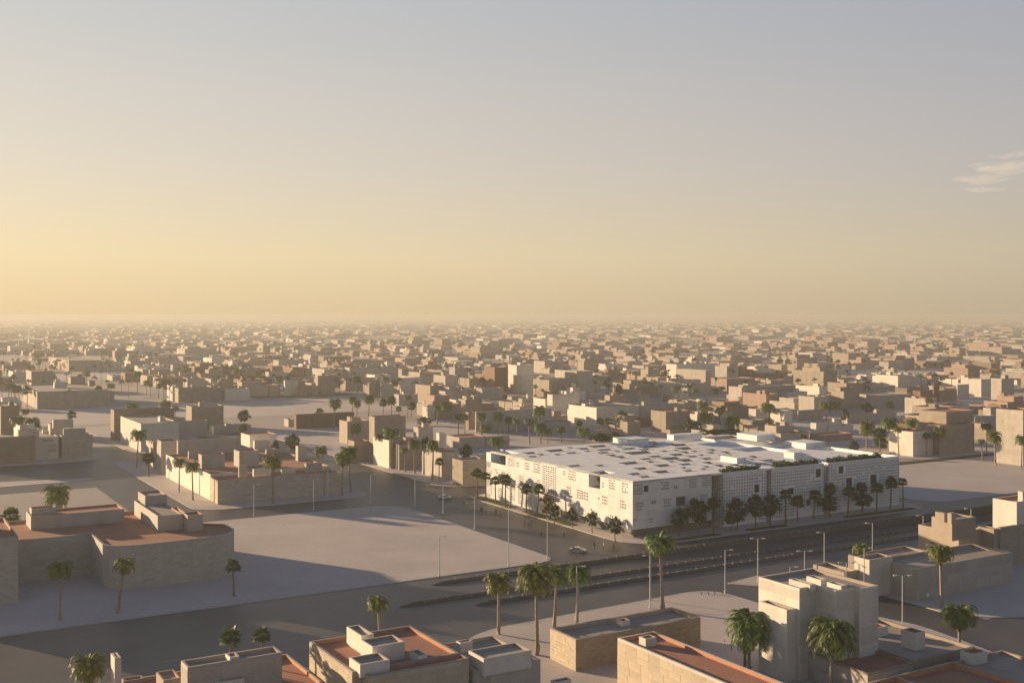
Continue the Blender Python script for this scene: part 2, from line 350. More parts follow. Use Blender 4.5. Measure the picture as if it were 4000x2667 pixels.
def grass_patch(P, R):
    Q = arc_poly(P, R); I = offset_poly(Q, .15); n = len(Q)
    for i in range(n):
        a, b = Q[i], Q[(i + 1) % n]; c, e = I[i], I[(i + 1) % n]; gs.quad(gpt(*a, .1), gpt(*b, .1), gpt(*e, .26), gpt(*c, .26))
    gs.poly([gpt(*p, .26) for p in I])
    us_ = [p[0] for p in Q]; vs_ = [p[1] for p in Q]
    for k in range(int((max(us_) - min(us_)) * (max(vs_) - min(vs_)) * 5)):
        u, v = rg.uniform(min(us_) + .3, max(us_) - .3), rg.uniform(min(vs_) + .3, max(vs_) - .3); a = rg.uniform(0, 6.3); h = rg.uniform(.12, .3); wd = .05
        p = gpt(u + math.cos(a) * wd, v + math.sin(a) * wd, .25); q = gpt(u - math.cos(a) * wd, v - math.sin(a) * wd, .25); t = gpt(u + rg.uniform(-.1, .1), v + rg.uniform(-.1, .1), .25 + h)
        i = len(gs.v); gs.v += [p, q, t]; gs.f.append((i, i + 1, i + 2)); gs.m.append(0)
for a, b in ((3, 24), (34, 50), (74, 106)): grass_patch([(a, -11.1), (b, -11.1), (b, -8.3), (a, -8.3)], [1.2, 1.2, 1.2, 1.2])
grass_patch([(-6, 57), (-2.2, 57), (-2.2, 84), (-6, 84)], 1.5); grass_patch([(-6.2, 22), (-2.6, 22), (-2.2, 50), (-6.2, 50)], 1.5)
grass_patch([(150, 63), (260, 63), (260, 67.5), (150, 67.5)], 1.); grass_patch([(70, 555), (150, 555), (150, 575), (70, 575)], 3)
tag(link('grass', gs.mesh('grass', ['grass'])), 'short yellow-green grass strips along the pavements', kind='stuff')

# ------------------------------------------------------------------ the white perforated building
WH = 16.0
wroot = empty('white_building', 0, 0, 0, 'large white perforated building with a skylight-pierced flat roof', 'building')
def wpart(name, mb, mats, par=None, smooth=False): return link(name, mb.mesh(name, mats, smooth), par or wroot)
def perforated(L, z0, z1, holes, t=.3):
    """wall sheet in the local x-z plane, front face at y=0 looking to -y, with through holes (x0,x1,z0,z1)"""
    xs = sorted({0., L} | {round(h[0], 3) for h in holes} | {round(h[1], 3) for h in holes}); zs = sorted({z0, z1} | {round(h[2], 3) for h in holes} | {round(h[3], 3) for h in holes})
    xi = {x: i for i, x in enumerate(xs)}; zi = {z: i for i, z in enumerate(zs)}; gone = set()
    for h in holes:
        for i in range(xi[round(h[0], 3)], xi[round(h[1], 3)]):
            for k in range(zi[round(h[2], 3)], zi[round(h[3], 3)]): gone.add((i, k))
    mb = MB()
    for k in range(len(zs) - 1):                     # merge runs along x
        i = 0
        while i < len(xs) - 1:
            if (i, k) in gone: i += 1; continue
            j = i
            while j < len(xs) - 1 and (j, k) not in gone: j += 1
            mb.quad((xs[i], 0, zs[k]), (xs[j], 0, zs[k]), (xs[j], 0, zs[k + 1]), (xs[i], 0, zs[k + 1])); i = j
    for a, b, c, d in holes:
        mb.quad((a, 0, c), (b, 0, c), (b, t, c), (a, t, c)); mb.quad((a, 0, d), (a, t, d), (b, t, d), (b, 0, d))
        mb.quad((a, 0, c), (a, t, c), (a, t, d), (a, 0, d)); mb.quad((b, 0, c), (b, 0, d), (b, t, d), (b, t, c))
    for a, b, c, d in ((0, 0, z0, z1), (L, L, z0, z1)): mb.quad((a, 0, c), (a, t, c), (a, t, d), (a, 0, d))
    mb.quad((0, 0, z1), (L, 0, z1), (L, t, z1), (0, t, z1)); mb.quad((0, 0, z0), (0, t, z0), (L, t, z0), (L, 0, z0))
    return mb
rw_ = random.Random(11)
def lattice(x0, x1, z0, z1, px=.56, pz=.6, fx=.6, fz=.62, drop=.06):
    hs = []; nx = max(1, int((x1 - x0) / px)); nz = max(1, int((z1 - z0) / pz)); ax = (x1 - x0) / nx; az = (z1 - z0) / nz
    for k in range(nz):
        for i in range(nx):
            if rw_.random() < drop: continue
            cx = x0 + (i + .5) * ax; cz = z0 + (k + .5) * az; hs.append((cx - ax * fx / 2, cx + ax * fx / 2, cz - az * fz / 2, cz + az * fz / 2))
    return hs
# floor lines and facade panels.  west face runs along v (x local = distance from the far end), south face along u
FU = -1.; FV = -2.; UE = 27.6
rows = [(2.8, 7.2), (7.2, 10.5), (10.5, WH)]
body = MB()                                     # core behind the panels, coloured dark so the holes look shaded
body.box(FU + 1.2, UE - .1, FV + 1.2, 80.2, .2, 11.4, 0)
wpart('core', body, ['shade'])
vcol = lambda x: walk((FU, FV), 'v', 1, x) + FV
N1 = (vcol(1280), vcol(1175)); N2 = (vcol(412), 80.7)
up = MB()
up.box(4.6, UE - .1, FV + 1.2, 77, 11.4, 15.6, 0)
for a, b in ((FV + 1.2, N1[0] - .35), (N1[1] + .35, N2[0] - .35)): up.box(FU + 1.2, 4.6, a, b - .02, 11.4, 15.6, 0)
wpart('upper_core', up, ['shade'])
for a, b in ((N1[0] - .3, N1[1] + .3), (N2[0] - .3, 80.3)):
    tf = MB(); tf.box(FU + .4, 4.55, a, b, 11.35, 11.65); wpart('terrace_floor', tf, ['roofgrey'])
    tw = MB(); tw.box(4.3, 4.58, a, b, 11.66, 15.95); tw.box(FU + .31, 4.3, a - .05, a + .27, 11.66, 15.4); wpart('terrace_wall', tw, ['white'])
tw = MB(); tw.box(FU + .31, 4.3, N1[1] + .03, N1[1] + .3, 11.66, 15.4); wpart('terrace_wall', tw, ['white'])
# west panels: columns in v
win = {}   # window lattices read from the photo: (column px in zoom 1, z0, z1, width m)
def south_to_x(px): return walk((FU, FV), 'u', 1, px)
westwin = [(1505, 12.2, 15.2, 3.0, 5), (1360, 12.4, 15.3, 3.0, 5), (1305, 12.2, 14.0, .9, 2), (1045, 12.3, 15.4, 4.0, 7), (948, 13.3, 14.9, 1.6, 3), (690, 12., 15.3, 4.2, 7), (607, 12.4, 15., 3.2, 6),
           (522, 12.6, 14.4, 1.8, 3), (448, 12.4, 15.2, 4.4, 8), (1470, 7.6, 10.2, 3.0, 5), (1322, 7.5, 10.2, 2.8, 5), (1260, 8.6, 10.0, 1.6, 3), (1145, 7.4, 10., 3.2, 5), (1062, 7.4, 10.2, 3.2, 5), (972, 8., 10.6, 2.6, 5), (965, 5.6, 7.0, 1.2, 3),
           (1520, 3.4, 5., 1.6, 3), (1385, 3.6, 5.2, 1.7, 3), (1197, 4.6, 5.6, 1.0, 2), (567, 7.4, 10.2, 3.2, 6), (500, 4., 10.2, 4.0, 7), (395, 9., 10.4, 2.6, 5), (325, 8.8, 10.4, 2.2, 5), (255, 8.0, 10.6, 3.6, 7), (250, 1.2, 4.2, 3.6, 7),
           (365, 1., 4.4, 3.4, 7), (470, 1.2, 3.8, 3.4, 7), (560, .8, 5.6, 3.6, 7), (625, .6, 4.8, 3.4, 7), (685, .8, 4.2, 1.8, 4), (715, 9.2, 10.4, 2., 4)]
cuts = [-2, 4.2, 9.6, 15., N1[0], N1[1], 26., 31.5, 36.8, 45.2, 50.5, 56, 61.5, 66.5, N2[0], 75.2, 80.7]; cuts = sorted(cuts)
for i in range(len(cuts) - 1):
    a, b = cuts[i], cuts[i + 1]
    for k, (z0, z1) in enumerate(rows):
        if k == 2 and (N1[0] - .1 < (a + b) / 2 < N1[1] + .1 or (a + b) / 2 > N2[0]):
            z1 = 12.3 if (a + b) / 2 > N2[0] else 11.7
        if k == 0 and a >= 45: z0 = 0.02
        L = b - a - .05; hs = []
        if 36.7 < a < 37: hs = lattice(.15, L - .15, z0 + .05, z1 - .05, px=.9, pz=.62, fx=.62, fz=.56, drop=.03)   # the tall fully perforated bay
        else:
            for px, w0, w1, ww, n in westwin:
                vc = vcol(px)
                if a <= vc < b and z0 - .1 <= (w0 + w1) / 2 < z1:
                    x = min(max(b - vc, ww / 2 + .2), L - ww / 2 - .2) if L > ww + .4 else L / 2; hw = min(ww / 2, L / 2 - .1)
                    hs += lattice(x - hw, x + hw, max(w0, z0 + .15), min(w1, z1 - .15), px=.66, pz=.68)
        me = perforated(L, z0 + .02, z1 - .025, hs).mesh('facade_panel', ['whitepanel'])
        link('facade_panel', me, wroot, (FU, b - .025, 0), -math.pi / 2)
# south panels
southwin = [(1602, 12.0, 15.2, 3.4, 6), (1848, 12.6, 15.2, 2.8, 5), (1972, 12.6, 13.8, 1.4, 3), (2132, 12.4, 15.2, 2.9, 5), (2258, 12.4, 15.3, 3.4, 6), (1643, 7.6, 10.1, 2.8, 5), (1770, 8.9, 10.2, 1.7, 4),
            (1897, 7.8, 10.2, 2.8, 5), (2235, 7.9, 10.4, 2.8, 5), (1580, 4.2, 5.6, 1.5, 3), (1740, 3.9, 5.3, 1.5, 3)]
big = [(1719, 12.7, 14.5, 1.6), (2040, 7.7, 10.3, 3.4)]
cs = [0, 5.6, 9.9, 14.2, 18.9, 23.2, UE - FU]
for i in range(len(cs) - 1):
    a, b = cs[i], cs[i + 1]
    for k, (z0, z1) in enumerate(rows):
        L = b - a - .05; hs = []
        for px, w0, w1, ww, n in southwin:
            xc = south_to_x(px)
            if a <= xc < b and z0 - .1 <= (w0 + w1) / 2 < z1:
                hw = min(ww / 2, L / 2 - .1); x = min(max(xc - a, hw + .1), L - hw - .1); hs += lattice(x - hw, x + hw, max(w0, z0 + .15), min(w1, z1 - .15), px=.66, pz=.68)
        for px, w0, w1, ww in big:
            xc = south_to_x(px)
            if a <= xc < b and z0 - .1 <= (w0 + w1) / 2 < z1:
                x = min(max(xc - a, ww / 2 + .1), L - ww / 2 - .1); hs.append((x - ww / 2, x + ww / 2, w0, w1))
        me = perforated(L, z0 + .02, z1 - .025, hs).mesh('facade_panel', ['whitepanel'])
        link('facade_panel', me, wroot, (FU + a + .025, FV, 0), 0)
sm = MB(); sm.box(FU + .02, UE, FV + .04, FV + .5, 2.55, 2.79); sm.box(FU + .04, FU + .5, FV + .5, 47, 2.55, 2.79); wpart('soffit', sm, ['white'])
gf = MB(); gf.box(.6, UE - .6, -.1, 46.9, .14, 2.55); gfo = wpart('ground_floor', gf, ['roofgrey'])
for i in range(8):
    p = MB(); p.box(0, 2.9, 0, .08, .2, 2.45); link('shopfront_panel', p.mesh('shopfront_panel', ['glass' if i > 4 else 'grey']), wroot, (1.2 + i * 3.2, -.2, 0))
for i in range(13):
    p = MB(); p.box(0, .08, 0, 3.1, .2, 2.45); link('shopfront_panel', p.mesh('shopfront_panel', ['grey']), wroot, (.5, .3 + i * 3.4, 0))
# three lattice blocks along the main road
cols = [(31.7, walk((31.7, -2.2), 'u', 2, 690) + 31.7), (walk((31.7, -2.2), 'u', 2, 737) + 31.7, walk((31.7, -2.2), 'u', 2, 1218) + 31.7), (walk((31.7, -2.2), 'u', 2, 1256) + 31.7, 107.8)]
bigw = [[(400, 455, 5.3, 8.0), (580, 628, 9.2, 11.6)], [(890, 945, 7.4, 9.4), (1146, 1192, 11.8, 14.4), (1060, 1095, 3.4, 5.4)], [(1355, 1400, 12.2, 14.8), (1424, 1480, 7.6, 10.6), (1646, 1705, 7.6, 10.8)]]
gapv = [5.2, 3.4, 2.6]
for bi, (a, b) in enumerate(cols):
    L = b - a; hs = []
    openings = [(walk((31.7, -2.2), 'u', 2, x0) + 31.7 - a, walk((31.7, -2.2), 'u', 2, x1) + 31.7 - a, z0, z1) for x0, x1, z0, z1 in bigw[bi]]
    door = (L * (.45 if bi < 2 else .2), L * (.8 if bi < 2 else .62), .1, 2.6)
    for h in lattice(.12, L - .12, .6, 15.75, px=.95, pz=.9, fx=.6, fz=.58, drop=.05):
        if any(h[1] > o[0] - .3 and h[0] < o[1] + .3 and h[3] > o[2] - .3 and h[2] < o[3] + .3 for o in openings + [door]): continue
        hs.append(h)
    hs += openings
    o = link('lattice_screen', perforated(L, .15, WH, hs).mesh('lattice_screen', ['white']), wroot, (a, -2.2, 0))
    side = lattice(.1, gapv[bi] - .1, .6, 15.7, px=.95, pz=.9, fx=.6, fz=.58, drop=.03)
    link('lattice_screen', perforated(gapv[bi], .15, WH, side).mesh('lattice_screen', ['white']), wroot, (a, -2.2 + gapv[bi], 0), -math.pi / 2)
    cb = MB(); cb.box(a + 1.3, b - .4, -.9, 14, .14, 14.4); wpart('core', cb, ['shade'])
    for (x0, x1, z0, z1) in openings:
        fm = MB(); fm.box(x0, x1, .62, .7, z0, z1, 0); link('window_pane', fm.mesh('window_pane', ['glass']), wroot, (a, -2.2, 0))
    if bi == 2:                                   # east end
        link('lattice_screen', perforated(30, .15, WH, []).mesh('lattice_screen', ['white']), wroot, (b, -2.2, 0), math.pi / 2)
mid = MB(); mid.box(UE, 107.2, 14.2, 77.5, .14, 9.5); wpart('courtyard_floor', mid, ['court'])  # filler box; its dark grey stands in for shade below the openings
bk = MB(); bk.box(FU, 107.8, 77.6, 80.7, 0.02, 15.4); bk.box(107.2, 107.8, 27.9, 77.6, .02, 15.4); wpart('rear_wall', bk, ['white'])
# canopy roof with skylight openings
CU0, CU1, CV0, CV1 = FU, 72., FV, 77.6
holes = []; rh = random.Random(23)
def free(h, m=.9): return all(h[0] > o[1] + m or h[1] < o[0] - m or h[2] > o[3] + m or h[3] < o[2] - m for o in holes)
holes.append((FU, 4.6, N1[0], N1[1])); 
fixed = [(1045, 515, 5, 2.2), (1280, 512, 3.5, 2), (1555, 490, 7, 3.2), (1745, 478, 3.4, 2.2), (1860, 512, 6.2, 3), (1660, 540, 5, 2.6), (1410, 553, 7, 3), (1600, 590, 4.6, 2.4), (1845, 570, 6, 3), (1690, 615, 4.2, 2), (2090, 560, 4, 2), (2050, 533, 2.6, 1.8),
         (640, 398, 5, 3), (870, 375, 7.5, 3.4), (1130, 358, 5, 2.8), (1020, 397, 4.6, 2.2), (1310, 395, 5, 2.4), (660, 430, 4, 2), (740, 413, 3, 2), (600, 360, 4, 2.4), (490, 350, 3.4, 2), (920, 330, 4.6, 2.4), (800, 345, 3.6, 2), (1165, 380, 3, 1.8), (890, 412, 3, 1.6),
         (1640, 395, 11, 4.4), (1790, 430, 5.5, 2.6), (1990, 413, 6, 3), (1870, 380, 3.5, 2), (2060, 355, 7, 4), (2070, 465, 6, 3.4), (2150, 382, 3, 2), (2260, 450, 5, 2.6), (2280, 345, 6, 3.6), (2300, 395, 4, 2.4), (2210, 415, 3, 2)]
for x, y, a, b in fixed:
    p = uv(1, x, y, WH); h = (p[0] - a * .5, p[0] + a * .5, p[1] - b * .7, p[1] + b * .7)
    if h[0] > FU + .6 and h[1] < CU1 - 1 and h[2] > FV + .6 and h[3] < CV1 - 1 and free(h, .4): holes.append(h)
for k in range(900):
    if len(holes) > 74: break
    a, b = rh.choice([(3, 2.4), (5, 3), (6.5, 3.6), (4, 4.2), (8, 5)]); u, v = rh.uniform(27, CU1 - 5), rh.uniform(6, CV1 - 6)
    h = (u - a / 2, u + a / 2, v - b / 2, v + b / 2)
    if free(h): holes.append(h)
canopy = perforated(CU1 - CU0, CV0, CV1 - 0, [(h[0] - CU0, h[1] - CU0, h[2], h[3]) for h in holes] + [(0, 5.6, N2[0], CV1 - .01)], t=.6)
canopy.v = [(x + CU0, z, WH + .02 - y) for x, y, z in canopy.v]; canopy.f = [f for f in canopy.f]
wpart('canopy_roof', canopy, ['white'])
for h in holes[1:]:
    a, b = (h[1] - h[0]), (h[3] - h[2]); mb = MB(); t = .16; e = .25; lift = .09
    def ring(o, z): return [(-a / 2 - o, -b / 2 - o, z), (a / 2 + o, -b / 2 - o, z), (a / 2 + o, b / 2 + o, z), (-a / 2 - o, b / 2 + o, z)]
    R = [ring(.5, .025), ring(.05, lift), ring(-t, lift), ring(-t, -1.3)]
    for r0, r1 in zip(R, R[1:]):
        for i in range(4): j = (i + 1) % 4; mb.quad(r0[i], r0[j], r1[j], r1[i], 1 if r1 is R[3] else 0)  # inner faces grey: shade of the well put into the colour
    link('skylight_rim', mb.mesh('skylight_rim', ['white', 'grey']), wroot, ((h[0] + h[1]) / 2, (h[2] + h[3]) / 2, WH))
# lower roofs on the east side, parapets, pavilions
for i, (a, b) in enumerate(cols):
    r = (a + .32, b - .02, -1.88, 13.9 if i < 2 else 26); mb = MB(); mb.box(r[0], r[1], r[2] + 2.2, r[3], 14.4, 14.9); wpart('terrace_roof', mb, ['white'])
    pl = MB(); pl.box(r[0], r[1], -1.88, .3, 14.4, 15.5); wpart('planter', pl, ['white'])
er = MB(); er.box(72.05, 107.2, 14., 77.5, 14.2, 14.7); er.box(72.05, 72.5, 14., 77.5, 14.7, 16.0); er.box(90, 90.4, 26, 77.5, 14.7, 15.6); er.box(72.5, 107.2, 44, 44.4, 14.7, 15.5); wpart('east_roof', er, ['white'])
lr = MB(); lr.box(UE, 72, .4, 3.4, 14.95, 15.6); wpart('eaves_strip', lr, ['white'])
pav = [V(1, 1525, 320, 1397, 1725, yt=278, zb=WH), V(1, 1955, 282, 1895, 2218, yt=237, zb=WH), V(2, 603, 292, 420, 770, yt=240, zb=WH), V(2, 1052, 362, 860, 1230, yt=312, zb=14.7),
       V(2, 945, 470, 850, 1020, yt=398, zb=14.9), V(2, 420, 528, 270, 490, yt=448, zb=14.9)]
for r in pav:
    a, b, c = r[1] - r[0], r[3] - r[2], r[5] - r[4]; mb = MB(); mb.box(0, a, 0, b, 0, c); mb.box(-.12, a + .12, -.12, b + .12, c + .003, c + .15); mb.box(a * .35, a * .35 + .9, -.04, 0.01, .1, min(2., c * .85))
    link('roof_pavilion', mb.mesh('roof_pavilion', ['white']), wroot, (r[0], r[2], r[4]))
for q in (pav[4], pav[5]):                        # sloping stair hoods beside two of the pavilions
    mb = MB(); a = q[1] + .15; c0 = q[4]; pts = [(a, q[2]), (a + 6, q[2]), (a + 6, q[3]), (a, q[3])]; t = [(p[0], p[1], c0 + (2.4 if k in (0, 3) else .3)) for k, p in enumerate(pts)]; bt = [(p[0], p[1], c0) for p in pts]
    mb.quad(*t)
    for i in range(4): j = (i + 1) % 4; mb.quad(bt[i], bt[j], t[j], t[i])
    wpart('stair_hood', mb, ['white'])
SHADOWED.append((-8, 112, -12, 86))

# ------------------------------------------------------------------ near buildings
def building(name, label, cat, org, group=None): return empty(name, org[0], org[1], 0, label, cat, group)
def hut(root, org, r, wall='pale', roof='terra', inner='terrain', t=.28, d=.4):
    return add_vol(root, org, r, wall, roof, inner, name='roof_block', t=t, d=d)
# left stone building with the curved corner
P = [(-165, 30.4), (-138.3, 30), (-138.2, 15.2), (-137.2, 13.4), (-135.2, 11.8), (-132, 11.0), (-126, 10.9), (-119, 11.2), (-113.5, 12), (-110, 13.3), (-108, 15.3), (-107.2, 18), (-107.4, 25.5), (-111.6, 29), (-111.2, 56.5), (-165, 57.5)]
org = (-138, 15)
lb = building('stone_building', 'stone building with rounded corner and red roof beside the shadowed plaza', 'building', org)
add_vol(lb, org, [-165, -107, 11, 54, 0, 10.0], 'mortar', 'terra', 'terrain', P=P, t=.4, d=.55)
segs = [(P[i], P[i + 1], .1, 9.75) for i in range(0, 12)]
clad(lb, org, segs, 'stone', (.62, .95), (1.1, 2.9), 'stone_block')
cap = MB()
for i in range(0, 13):
    a, b = [Vector(p) - Vector(org) for p in (P[i], P[i + 1])]; d = (b - a).normalized(); nr = Vector((d.y, -d.x)) * .09
    cap.quad((*(a + nr), 9.76), (*(b + nr), 9.76), (*(b + nr), 10.003), (*(a + nr), 10.003)); cap.quad((*(a + nr), 10.003), (*(b + nr), 10.003), (*(b - nr * 3), 10.003), (*(a - nr * 3), 10.003))
link('coping', cap.mesh('coping', ['pale']), lb)
r1 = V(3, 237, 398, 200, 950, yt=295, zb=9.45); hut(lb, org, r1)
hut(lb, org, V(3, 242, 290, 226, 428, yt=237, zb=r1[5] - .4))
r2 = V(3, 1208, 408, 1028, 1400, yt=290, zb=9.45); hut(lb, org, r2, roof='roofgrey')
hut(lb, org, V(3, 1112, 212, 1057, 1278, yt=137, zb=r2[5] - .4), roof='roofgrey')
hut(lb, org, V(3, 1437, 410, 1397, 1555, yt=286, zb=9.45), wall='stone')
org = (-156.2, 11.7)
lt = building('stone_tower_block', 'taller stone block cut by the left picture edge', 'building', org)
r = [-180, -156.3, 11.7, 38, 0, 14.3]; add_vol(lt, org, r, 'mortar', 'terra', 'terrain')
clad(lt, org, [((-172, 11.7), (-156.3, 11.7), .1, 14.1), ((-156.3, 11.7), (-156.3, 30), .1, 14.1)], 'stone', (.8, 1.2), (1.2, 2.6), 'stone_block')
hut(lt, org, [-178, -160.6, 16, 30, 13.7, 16.4], wall='stone')
# bottom row, left to right
org = (-150, -90)
f0 = building('courtyard_house', 'low red-roofed house under the pale chimney at the bottom edge', 'house', org)
vb = uv(16, 950, 800, 5.6)[1]
add_vol(f0, org, [-175, -124.6, -112, vb, 0, 5.6], 'pale', 'terra', 'terrain')
for q in (T(16, 1137, 860, 1042, 1368, 6.9, 5.), T(16, 620, 872, 588, 880, 6.3, 5.)): hut(f0, org, q, wall='tan', roof='roofgrey')
c = T(16, 498, 570, 445, 582, 11.2, 5.); hut(f0, org, c, wall='cream', t=.32, d=.8)
r = T(16, 1455, 690, 1368, 2693, 10); org = (r[0], r[2])
f3 = building('panelled_house', 'long pale panelled house at the bottom edge beside the big tan stone house', 'house', org)
add_vol(f3, org, r, 'pale', 'roofgrey', 'tan')
clad(f3, org, [((r[0], r[2]), (r[1], r[2]), .2, 9.5), ((r[0], r[3]), (r[0], r[2]), .2, 9.5)], 'pale', (2.2, 3.0), (3.4, 5.4), 'panel', proud=.03)
hut(f3, org, T(16, 1845, 888, 1742, 2205, 7.4, 0), wall='cream'); hut(f3, org, T(16, 2010, 560, 1950, 2135, 10.35, 9.4), wall='cream', d=.15)
r = [-124.1, -106.4, -97.5, -79.8, 0, 10]; org = (r[0], r[2])
f4 = building('gold_stone_house', 'big tan stone house with red roof and four parapet boxes at the bottom', 'house', org)
add_vol(f4, org, r, 'mortar', 'terra', 'terrain', t=.45)
add_vol(f4, org, [-122.6, -106.2, -100.2, -97.45, 0, 9.9], 'mortar', 'terra', 'terrain')
clad(f4, org, [((r[0], r[3]), (r[0], r[2]), .2, 9.75), ((r[0], r[2]), (-122.6, r[2]), .2, 9.75), ((-122.6, -97.5), (-122.6, -100.2), .2, 9.7), ((-122.6, -100.2), (-106.2, -100.2), .2, 9.7), ((-106.4, -97), (-106.4, -80), .2, 9.75)], 'gold', (.9, 1.3), (1.4, 2.8), 'stone_block')
for q in (T(4, 1003, 945, 890, 1100, 12.2, 9.35), T(4, 1087, 1030, 998, 1335, 12.0, 9.35), T(4, 993, 1165, 910, 1220, 11.3, 9.35), T(4, 1440, 1100, 1370, 1508, 10.5, 9.35)): hut(f4, org, q, wall='cream', roof='roofgrey', inner='tan')
r = T(4, 1885, 1215, 1600, 2374, 8); r[3] = -86.; r[0] = max(r[0], -105.9); org = (r[0], r[2])
f5 = building('pale_panel_house', 'pale panelled house with a grey roof right of the tan stone house', 'house', org)
add_vol(f5, org, r, 'pale', 'roofgrey', 'tan')
clad(f5, org, [((r[0], r[2]), (r[1], r[2]), .2, 7.7), ((r[1], r[2]), (r[1], r[3]), .2, 7.7)], 'pale', (1.8, 2.6), (2.6, 4.4), 'panel', proud=.03)
hut(f5, org, T(4, 1940, 1120, 1823, 2305, 10.0, 7.3), wall='cream', roof='roofgrey', inner='tan'); hut(f5, org, T(4, 1760, 1000, 1728, 1855, 9.0, 7.3), wall='cream')
r = V(5, 588, 1467, 352, 1730, h=5.7); org = (r[0], r[2])
f6 = building('brown_stone_hall', 'low brown stone hall with flat beige roof in the forecourt', 'building', org)
add_vol(f6, org, r, 'mortar', 'roofgrey', 'tan', t=.5, d=.7)
clad(f6, org, [((r[0], r[3]), (r[0], r[2]), .15, 5.5)], 'gold', (.5, .75), (.8, 1.5), 'stone_block', limit=90)  # sun-facing wall in lighter stone: its sunlit look is put into the colour
clad(f6, org, [((r[0], r[2]), (r[1], r[2]), .15, 5.5), ((r[1], r[2]), (r[1], r[3]), .15, 5.5)], 'brownstone', (.5, .75), (.9, 1.8), 'stone_block', limit=200)
hut(f6, org, V(5, 1015, 1048, 958, 1085, yt=1000, zb=5.0), wall='cream')
org = (-76.6, -98)
f7 = building('long_red_roof_house', 'long pale house with red roof and a palm shadow on its side wall', 'house', org)
r = [-76.6, -69., -140, -98, 0, 8]; add_vol(f7, org, r, 'cream', 'terra', 'terrain', t=.4)
clad(f7, org, [((r[0], r[3]), (r[0], r[2]), .2, 7.6), ((r[1], r[3]), (r[0], r[3]), .2, 7.6)], 'gold', (1.0, 1.5), (1.8, 3.4), 'stone_block', limit=170)
hut(f7, org, V(5, 1227, 1240, 1166, 1327, yt=1163, zb=7.4), wall='cream')
r = T(5, 400, 1562, 355, 545, 3.4); org = (r[0], r[2])
fs = building('small_store', 'small beige store at the bottom edge between two stone houses', 'store', org); add_vol(fs, org, r, 'cream', 'terra', 'terrain')
# tall pale tower on the forecourt
r = V(13, 953, 1545, 270, 1238, h=15.8); org = (r[0], r[2])
f8 = building('pale_tower', 'tall pale stepped tower with three roof lights beside the side street', 'tower', org)
u1, v0, v1 = r[1], r[2], r[3]
v2 = v0 + walk((u1, v0), 'v', 13, 1555); u2 = u1 + walk((u1, v2), 'u', 13, 1870); v3 = v2 + walk((u2, v2), 'v', 13, 1950); u3 = u2 + walk((u2, v3), 'u', 13, 2270)
PP = [(r[0], v0), (u1, v0), (u1, v2), (u2, v2), (u2, v3), (u3, v3), (u3, v1), (r[0], v1)]
add_vol(f8, org, [r[0], u3, v3, v1, 0, 15.8], 'cream', 'roofgrey', 'tan', P=PP, t=.4, d=.5)
clad(f8, org, [((r[0], v1), (r[0], v0), .2, 15.5)] + [(PP[i], PP[i + 1], .2, 15.5) for i in range(5)], 'cream', (2.4, 3.4), (2.6, 4.6), 'panel', proud=.025)
s = V(13, 740, 1562, 270, 905, h=12.3); s[1] = r[0] - .04
add_vol(f8, org, s, 'cream', 'terra', 'tan', t=.5, d=.7)
for q in (T(6, 565, 712, 388, 612, 16.3, 15.2), T(6, 655, 672, 535, 712, 16.3, 15.2), T(6, 825, 722, 705, 878, 16.3, 15.2)):
    a = add_vol(f8, org, q, 'cream', 'glass', 'tan', name='roof_light', t=.3, d=.3)
# bottom right cluster
org = (-36, -125)
f9 = building('red_terrace_house', 'low house with red terraces and pale boxes at the foot of the pale tower', 'house', org)
add_vol(f9, org, [-36, -20.6, -125.4, -104, 0, 5.0], 'tan', 'tan', 'tan', t=.4)
add_vol(f9, org, [-47, -36.05, -125.2, -108, 0, 4.7], 'tan', 'terra', 'terrain', t=.4)
for q in (V(14, 537, 1035, 298, 700, yt=740, zb=4.5), V(14, 1510, 1280, 1285, 1740, yt=1090, zb=4.5), V(6, 1130, 1150, 1022, 1215, yt=1072, zb=4.4)): hut(f9, org, q, wall='cream')
clad(f9, org, [((-47, -108), (-47, -125.2), .2, 4.3), ((-47, -125.2), (-36, -125.2), .2, 4.3)], 'pale', (1.6, 2.2), (2.4, 4.), 'panel', proud=.03)
org = (-60, -150)
f10 = building('orange_parapet_house', 'house with orange-lit parapets at the bottom right edge', 'house', org)
add_vol(f10, org, [-48, -33.4, -152, -130.8, 0, 6.], 'tan', 'terra', 'terrain', t=.45, d=.8)
q = T(14, 390, 1440, -640, 815, 6.6); add_vol(f10, org, [-58.5, -48.1, -150, -131.5, 0, 6.3], 'stone', 'roofgrey', 'terrain', t=.4, d=.8)
hut(f10, org, [-56.5, -52.8, -141, -137, 5.4, 7.], wall='tan')
org = (-33, -150)
f11 = building('flat_tan_roof_house', 'flat tan-roofed house cut by the lower right corner', 'house', org)
add_vol(f11, org, [-33.2, -18.4, -160, -129, 0, 5.], 'tan', 'tan', 'tan', t=.4, d=.6)
def openings(o, r, z, boxes, name='window', mat='shade', trim='grey'):
    for x0, y0, x1, y1 in boxes:
        u0 = walk((r[0], r[2]), 'u', z, x0); u1 = walk((r[0], r[2]), 'u', z, x1); Y = XY(r[0] + u0, r[2])[1]
        zt = CAMH - (src(z, 0, y0)[1] - HY) * Y / FPX; zb = max(.05, CAMH - (src(z, 0, y1)[1] - HY) * Y / FPX)
        m = MB(); t = .14
        for a, b, c, d in ((u0 - t, u1 + t, zt, zt + t), (u0 - t, u1 + t, zb - t, zb), (u0 - t, u0, zb, zt), (u1, u1 + t, zb, zt)): m.box(a, b, -.12, -.003, c, d)
        f = link(name, m.mesh(name, [trim]), o); p = MB(); p.box(u0, u1, -.03, -.003, zb, zt); link('pane', p.mesh('pane', [mat]), f)
